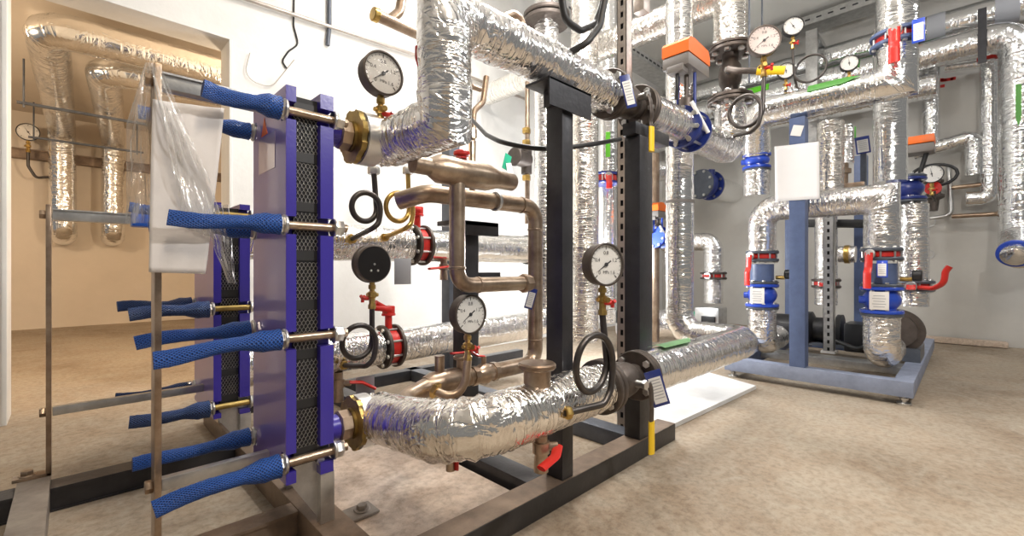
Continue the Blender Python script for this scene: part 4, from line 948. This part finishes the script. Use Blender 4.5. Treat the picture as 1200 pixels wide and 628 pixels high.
butterfly('red lever valve on the foil pipe at the right corner, lever raised', (X4 + .05, y5, P(1070, 335, X=X4).z), frame3((0, 0, 1), (0, 1, 0)), .08, 'red lever valves of the blue frame', w=.03, llen=.02, fm='frame_grey')
t = thing('valve_lever', 'red raised valve handle sticking out to the right over the grey wall', 'lever', P(1085, 336, X=3.6), None, None, True)
MB().tube([P(1078, 337, X=3.7), P(1094, 338, X=3.65), P(1106, 332, X=3.62), P(1108, 318, X=3.62), P(1113, 312, X=3.62)], .022, .05, 12, .01, flat=lambda q_: (1, .6)).build('lever', 'red', t)
# motor and round pump
t = thing('circulation_pump', 'dark pump motor with round foil end lying on the right side of the blue frame', 'pump', (3.75, .30, .13), None, None, True)
c = P(1064, 388, X=3.7); MB().lathe(c + V((.25, .05, 0)), (-1, 0, 0), [(0, .09), (.02, .11), (.20, .11), (.22, .13), (.25, .13), (.27, .10), (.30, .10)], 32).build('motor', 'cast', t)
for k in range(3): MB().ring(c + V((-.02 + k * .06, .05, 0)), (1, 0, 0), .135 - k * .006, .09, .022).build('flange', ('cast', 'galv', 'cast')[k], t)
MB().bx(c.x - .05, c.x + .3, .20, .36, .126, c.z - .10).build('pedestal', 'frame_grey', t)
t = thing('circulation_pump', 'dark pump motor lying on the floor of the blue frame behind the post', 'pump', (4.0, .75, .13), None, None, True)
c = P(950, 385, X=4.0); ax = V((0, -1, 0))
MB().lathe(c + V((0, .25, 0)), ax, [(0, .07), (.02, .10), (.20, .10), (.22, .13), (.26, .13), (.28, .09), (.40, .09), (.42, .12), (.45, .12)], 32).build('motor', 'black', t)
MB().box(c + V((0, -.29, -.03)), (.22, .14, .2), None, .015).build('terminal_box', 'black', t); MB().bx(c.x - .08, c.x + .08, c.y - .45, c.y + .15, .126, c.z - .09).build('pedestal', 'frame_grey', t)
MB().tube([c + V((-.1, -.15, -.05)), c + V((-.14, -.3, -.10)), c + V((-.12, -.42, -.04))], .014, .05, 10, .015).build('cable', 'rubber', t)
# foil vertical inside with a tee
yi2 = P(968, 300, X=4.1).y
pipe('foil pipe inside the blue frame behind the light grey strut', [(4.1, yi2, 1.15), (4.1, yi2, .42)], .072, 0, 'foil', .005)
pipe('short foil branch inside the blue frame pointing right', [(4.1, yi2 - .08, P(985, 298, X=4.1).z), (4.1, P(1003, 298, X=4.1).y, P(1003, 298, X=4.1).z)], .060, 0, 'foil', .004, bands=())
MB_ = MB().ring((4.1, P(993, 298, X=4.1).y, P(993, 298, X=4.1).z), (0, 1, 0), .068, .058, .03); tag(MB_.build('pipe_clamp', 'brass'), 'brass clamp round the short foil branch in the blue frame', 'pipe fitting')
butterfly('red butterfly valve inside the blue frame low on the foil pipe', (4.1, yi2, P(968, 332, X=4.1).z), frame3((0, 0, 1), (0, 1, 0)), .072, 'red lever valves of the blue frame', w=.03, llen=.02)
tag(MB().box(P(945 + 40, 262, X=4.2), (.10, .5, .06), Matrix.Rotation(.08, 3, 'X'), .02).build('pipe_insulation', 'rubber'), 'dark rubber insulation piece under the cross-over pipe', 'insulation')
pts = [P(950, 415, X=3.3), P(952, 425, X=3.3), P(962, 436, X=3.2), P(966, 438, X=3.18)]
tag(MB().tube([V((3.3, P(950, 415, X=3.3).y, .02)), V((3.28, .56, .012)), V((3.22, .5, .012)), V((3.2, .46, .02))], .006, .03, 8, .01).build('wire', 'white'), 'pale wire lying on the floor inside the blue frame', 'wire')
# paper notice on the post
def note_fn(s, q_):
    a = P(908, 172, X=2.996); b_ = P(960, 166, X=2.996); c = P(909, 236, X=2.996); d = P(961, 233, X=2.996)
    p = a.lerp(b_, s).lerp(c.lerp(d, s), q_); return p + V((-.003 + .002 * math.sin(s * 5) - .012 * (s - .5) ** 2, 0, 0))
M['white_paper'] = mat('white paper', (.86, .86, .88), 0, .7, .03, 9)
o = MB().sheet(note_fn, 14, 14).build('paper_notice', 'white_paper')
sm = o.modifiers.new('thick', 'SOLIDIFY'); sm.thickness = .001
tag(o, 'blank white paper notice taped to the blue post', 'paper')
tag(MB().box(P(934, 153, X=2.995), (.002, .055, .06), Matrix.Rotation(.3, 3, 'X'), .0005).build('paper_scrap', 'card'), 'torn paper scrap stuck to the top of the blue post', 'paper')
# small orange actuator at the right
p = P(1071, 172, X=3.9)
t = thing('valve_actuator', 'orange topped grey actuator right of the bright smooth foil pipe', 'actuator', p, None, 'orange valve actuators')
MB().box((0, 0, .03), (.14, .20, .05), None, .008).build('cover', 'orange', t); MB().box((0, 0, -.025), (.14, .20, .055), None, .01).build('lower_case', 'grey_plastic', t)
MB().tube([V((0, -.06, -.05)), P(1079, 200, X=3.9) - p, P(1077, 230, X=3.9) - p, P(1066, 248, X=3.9) - p, P(1055, 252, X=3.9) - p], .013, .08, 10, .02).build('cable', 'rubber', t)
MB().cyl((0, .06, -.05), (0, .06, -.16), .025, 16).build('stem', 'cast', t)
# tag hung in the middle
p = P(1011, 170, X=3.6); tg = thing('label_tag', 'blue framed label tag on a rod right of the paper notice', 'tag', p, None, 'blue framed label tags', True)
id_tag(tg, p, frame3((1, .3, 0), (0, .1, 1)), .075, .11, 'navy'); MB().bx(p.x + .02, p.x + .05, p.y - .015, p.y + .015, p.z - .32, p.z - .02).build('rod', 'frame_grey', tg)
p = P(995, 157, X=3.9); tag(MB().box(p, (.003, .08, .09), None, .001).build('marking_plate', 'green_mark'), 'small green marking plate behind the blue framed tag', 'label')
# ------------------------------------------------------------------ gauges of the right side (they look to -X)
RZ = -PI / 2
def right_gauge(label, px, py, X, dia, needle, sip=None, dm='dial', tr=.008, h=True, nums=('0', '0.4', '0.8', '1.2', '1.6'), det=False, r_=RZ, hm='red'):
    g = P(px, py, X=X); cb = cock_bottom(g, dia)
    return gauge(label, g, r_, dia, nums, needle, dm, siphon=sip(g, cb) if sip else None, detail=det, tube_r=tr, handle=h, hm=hm)
right_gauge('large pinkish pressure gauge at the top beside the yellow lever valve', 895, 49, 2.36, .145, 218, lambda g, cb: coil(cb, V((2.36, g.y + .078, P(876, 131, X=2.36).z)), .074, P(856, 160, X=2.47), (0, -1, 0), (-.03, 0, 0)), 'dial_pink', .010, det=True, r_=RZ + .45)
right_gauge('white round gauge above the looped tube near the ceiling', 929, 32, 3.06, .112, 120, lambda g, cb: coil(cb, V((3.06, g.y - .085, P(946, 80, X=3.06).z)), .080, V((3.06, g.y + .0, 1.735)), (0, 1, 0), (.03, 0, 0)), r_=RZ + .4, tr=.007)
right_gauge('small white gauge half hidden behind the yellow lever', 921, 84, 3.06, .095, 100, lambda g, cb: [cb, V((3.06, g.y, 1.735))], r_=RZ + .3)
right_gauge('small white gauge in front of the foil pipes left of the rising pipe', 995, 75, 3.06, .088, 95, lambda g, cb: [cb, V((3.06, g.y, 1.735))], r_=RZ + .2)
right_gauge('small dark backed gauge above the far right looped tube', 1092, 204, 5.4, .16, 100, lambda g, cb: [cb, cb + V((.1, -.02, -.05)), P(1094, 222, X=5.7) + V((0, 0, .08))], r_=RZ)
# ================================================================== PIPES ALONG THE RIGHT WALL
XW = 5.62
def zr(py, px=1140): return P(px, py, X=XW).z
pipe('uppermost long foil pipe along the right wall below the cable tray', [(XW, -1.2, zr(22)), (XW, 2.9, zr(22))], .125, 0, 'foil_far', .003, step=.03, bands=(((XW, .14, zr(22)), (XW, .26, zr(22)), 'ink_grey'), ((XW, -.30, zr(22)), (XW, -.16, zr(22)), 'ink_grey')))
yR5 = P(1196, 150, X=5.3).y
pipe('second long foil pipe along the right wall, turning down at the right edge', [(5.45, 2.9, zr(57) - .02), (5.45, yR5, zr(57) - .02), (5.45, yR5, .95), (5.2, yR5, .80)], .120, .15, 'foil_far', .003, step=.025, marks=(((5.45, 1.05, zr(57) - .02), (5.45, .12, zr(57) - .02), .0, .45, 'green_mark', .15), ((5.45, 2.0, zr(57) - .02), (5.45, 1.5, zr(57) - .02), .7, 1.4, 'lime_mark', 0, 'marking_sticker'), ((5.45, .86, zr(57) - .02), (5.45, .72, zr(57) - .02), .7, 1.5, 'green_mark', 0, 'marking_sticker'), ((5.45, yR5, 2.15), (5.45, yR5, 1.82), -.05, .20, 'green_mark', .2)))
pipe('third long foil pipe along the right wall, lowest of the three', [(XW - .05, .2, zr(92)), (XW - .05, 2.9, zr(92))], .115, 0, 'foil_far', .004, step=.03)
pipe('shorter foil pipe near the wall left of the rising pipe', [(XW - .5, .95, zr(108)), (XW - .5, 2.2, zr(108))], .11, 0, 'foil_far', .004, step=.03)
# vertical strut and tray
t = thing('cable_tray', 'slotted cable tray crossing below the ceiling behind the orange topped valve', 'cable tray', (4.0, 2.15, 2.72), None, None, True)
b = MB().bx(2.6, 5.2, 2.22, 2.42, 2.72, 2.725); b.bx(2.6, 5.2, 2.21, 2.22, 2.72, 2.80); b.build('tray', 'galv', t)
b = MB()
for k in range(31): b.bx(2.64 + k * .08, 2.685 + k * .08, 2.207, 2.21, 2.752, 2.768)
b.build('slot', 'ink', t)
for k in range(3): MB().cyl((2.75 + k * 1.1, 2.32, 2.725), (2.75 + k * 1.1, 2.32, ZC), .006, 8).build('hanger_rod', 'galv', t)
t = thing('cable_tray', 'long slotted cable tray near the ceiling along the right wall', 'cable tray', (XW - .2, .8, 3.24), None, None, True)
xt = XW - .15
b = MB(); b.bx(xt + .02, xt + .25, -1.5, 2.95, 3.235, 3.24); b.bx(xt, xt + .012, -1.5, 2.95, 3.235, 3.33); b.build('tray', 'galv', t)
b = MB()
for k in range(44): b.bx(xt - .003, xt, -1.45 + k * .1, -1.405 + k * .1, 3.275, 3.290)
b.build('slot', 'ink', t)
for k in range(3): MB().cyl((xt + .13, -.8 + k * 1.5, 3.24), (xt + .13, -.8 + k * 1.5, ZC), .006, 8).build('hanger_rod', 'galv', t)
t = thing('support_strut', 'pale upright strut holding the foil pipes on the right wall', 'strut', (5.3, .95, 1.9), None, None, True)
yy = P(953, 80, X=5.3).y; MB().bx(5.22, 5.28, yy - .05, yy + .05, 1.95, 3.06, .003).build('upright', 'galv', t); MB().bx(5.281, 5.89, yy - .04, yy + .04, 2.06, 2.10).bx(5.281, 5.89, yy - .04, yy + .04, 3.0, 3.05).build('arm', 'galv', t)
for (px, x, lab) in ((878, 3.4, 'left thin threaded rod hanging from the ceiling by the pinkish gauge'), (893, 3.8, 'right thin threaded rod hanging from the ceiling by the pinkish gauge')):
    p = P(px, 40, X=x); tag(MB().cyl((p.x, p.y, 2.0 if px == 878 else 2.35), (p.x, p.y, ZC), .006, 8).build('threaded_rod', 'frame_grey'), lab, 'rod', 'threaded rods')
# strap over the two pipes
p = P(1150, 40, X=5.3); tag(MB().bx(5.295, 5.31, p.y - .03, p.y + .02, P(1150, 74, X=5.3).z, P(1150, 10, X=5.3).z).build('hanging_strap', 'frame_dark'), 'dark flat strap hanging over the long foil pipes on the right wall', 'strap')
# thin verticals on the wall
XT = 5.72; yv = P(1160, 150, X=XT).y
pipe('thin foil pipe going down the right wall and turning left', [(XT, yv, P(1160, 72, X=XT).z), (XT, yv, P(1160, 231, X=XT).z), (XT, P(1132, 233, X=XT).y, P(1132, 233, X=XT).z)], .065, .06, 'foil_far', .002)
tag(MB().bx(XT - .07, XT + .07, yv - .08, yv + .08, P(1160, 71, X=XT).z, P(1160, 71, X=XT).z + .03).build('pipe_collar', 'red'), 'red collar at the top of the thin foil pipe on the right wall', 'pipe fitting')
yv2 = P(1091, 120, X=XT).y; zq = P(1115, 168, X=XT).z; yv3 = P(1142, 190, X=XT).y
pipe('thin upright foil pipe on the right wall behind the rising pipe', [(XT, yv2, P(1091, 72, X=XT).z), (XT, yv2, zq - .05)], .062, 0, 'foil_far', .002)
pipe('thin foil pipe on the right wall bent down like a hook', [(XT - .03, yv2 + .12, zq - .06), (XT - .03, yv3, zq + .03), (XT - .03, yv3, P(1142, 206, X=XT).z)], .062, .06, 'foil_far', .004)
pipe('short foil piece high on the right wall below the long pipes', [(XT, P(1108, 76, X=XT).y, P(1108, 79, X=XT).z), (XT, P(1150, 74, X=XT).y, P(1150, 74, X=XT).z)], .045, 0, 'foil_far', .003)
t = thing('valve_assembly', 'small dark red valve with looped tube on the right wall', 'valve', P(1096, 250, X=5.7), None, None, True)
c = P(1094, 222, X=5.7); MB().lathe(c + V((0, 0, .10)), (0, 0, -1), [(0, .04), (.02, .07), (.04, .07), (.05, .05), (.14, .05), (.15, .075), (.18, .075), (.20, .04), (.3, .03)], 20).build('body', 'cast', t)
MB().cyl(c + V((-.05, 0, 0)), c + V((-.10, 0, 0)), .06, 16).build('cover', 'red', t); MB().cyl(c + V((.04, 0, 0)), V((XB, c.y, c.z)), .03, 14).build('wall_bracket', 'galv', t)
MB().tube([c + V((-.06, .16 * math.cos(k * .4), .12 + .10 * math.sin(k * .4))) for k in range(17)], .013, 0, 10, .02).build('loop', 'rubber', t)
MB().tube([c + V((0, -.1, .2)), c + V((0, -.12, -.25)), c + V((0, .15, -.28))], .018, .06, 12, .02).build('tube', 'galv', t)
MB().tube([c + V((0, -.12, -.0)), c + V((0, -.5, .01))], .02, .0, 12, .02).build('tube', 'stain', t)
MB().tube([c + V((0, -.12, -.26)), c + V((0, -.45, -.26))], .02, .0, 12, .02).build('tube', 'stain', t)
for (py, s_) in ((260, 1), (298, .8)):
    p = P(1088, py, X=5.894); b = MB().ring(p, (1, 0, 0), .055 * s_, .042 * s_, .012); b.cyl(p + V((0, 0, .05 * s_)), p + V((0, 0, .16)), .007, 8)
    tag(b.build('ring_hook', 'galv'), ('upper' if py == 260 else 'lower') + ' small ring hook on the grey wall under the dark red valve', 'hook', 'ring hooks on the grey wall')
# pencilled and red marks on the wall
b = MB()
for k, (px, py, w_) in enumerate(((1100, 94, 6), (1106, 94, 3), (1112, 93, 5), (1117, 92, 3), (1103, 101, 4))):
    p = P(px, py, X=XB - .002); b.box(p, (.002, w_ * .012, .028), Matrix.Rotation(.1, 3, 'X'))
o = b.build('wall_marking', 'red'); tag(o, 'faint red hand marks on the grey wall behind the thin foil pipes', 'marking')
# right edge valve at the foot of the down pipe
p = P(1190, 297, X=5.12)
t = thing('butterfly_valve', 'blue rimmed butterfly valve with white lever at the right picture edge', 'valve', p, frame3((-.75, .1, -.3), (0, 0, 1)), 'butterfly valves')
MB().disc((0, 0, 0), (1, 0, 0), .105, .03, .004).build('body', 'blue', t); MB().disc((-.05, 0, 0), (1, 0, 0), .09, .05, .01).build('flange', 'galv', t); MB().lathe((.016, 0, 0), (1, 0, 0), [(0, .085), (.03, .08), (.05, .04)], 32).build('end_disc', 'foil_far', t)
MB().box((.03, .13, -.0), (.010, .035, .20), Matrix.Rotation(.5, 3, 'X'), .004).build('lever', 'card', t)
# debris by the wall
p = P(1118, 400, Z=.02)
tag(MB().box((5.80, .03, .03), (.10, .55, .05), Matrix.Rotation(.05, 3, 'Z'), .01).build('plank', 'board'), 'small dusty plank lying at the foot of the grey wall', 'plank')
# ================================================================== LIGHT
def area(name, loc, tgt, size, watts, col, sy=None, spread=None):
    L = bpy.data.lights.new(name, 'AREA'); L.energy = watts; L.color = col; L.size = size
    if sy: L.shape = 'RECTANGLE'; L.size_y = sy
    if spread: L.spread = spread
    o = bpy.data.objects.new(name, L); COL.objects.link(o); o.location = loc
    o.rotation_euler = (V(tgt) - V(loc)).to_track_quat('-Z', 'Y').to_euler(); return o
def point(name, loc, watts, col, r):
    L = bpy.data.lights.new(name, 'POINT'); L.energy = watts; L.color = col; L.shadow_soft_size = r
    o = bpy.data.objects.new(name, L); COL.objects.link(o); o.location = loc; return o
area('ceiling_lamp', (1.9, 1.3, 3.30), (1.9, 1.3, 0), .22, 42, (1, .97, .93), .9)
area('ceiling_lamp', (.3, -.5, 3.36), (.4, .2, 0), .4, 42, (1, .83, .64), 1.0)
area('ceiling_lamp', (4.2, -.9, 3.36), (4.2, 0, 0), .35, 30, (.97, .98, 1), 1.0)
point('hard_light', (1.75, 1.5, 2.25), 24, (1, .97, .93), .05)
point('hard_light', (1.25, -.55, 1.95), 58, (1, .97, .93), .05)  # added light, brightens the right-hand frame from the front left
point('floor_lamp', (2.75, 2.0, .8), 38, (.96, .98, 1), .06)
point('recess_lamp', (1.3, 4.1, 1.7), 52, (1, .78, .55), .08)
point('recess_lamp', (-1.6, 4.8, 2.0), 56, (1, .77, .53), .15)
wd = bpy.data.worlds.new('World'); SC.world = wd; wd.use_nodes = True
bg = wd.node_tree.nodes['Background']; bg.inputs['Color'].default_value = (.95, .93, .90, 1); bg.inputs['Strength'].default_value = .15
# ================================================================== CAMERA
cam = bpy.data.cameras.new('Camera'); cam.sensor_width = 36; cam.sensor_fit = 'HORIZONTAL'; cam.lens = 36 * FPX / 1200; cam.clip_start = .02
co = bpy.data.objects.new('Camera', cam); COL.objects.link(co)
co.location = (0, 0, CAMZ); co.rotation_euler = (PI / 2, 0, YAW - PI / 2)
SC.camera = co
SC.view_settings.view_transform = 'Standard'; SC.view_settings.look = 'None'; SC.view_settings.exposure = .50; SC.view_settings.gamma = 1
SC.view_settings.use_curve_mapping = False
for o in bpy.data.objects:
    if '_w' in o: del o['_w']
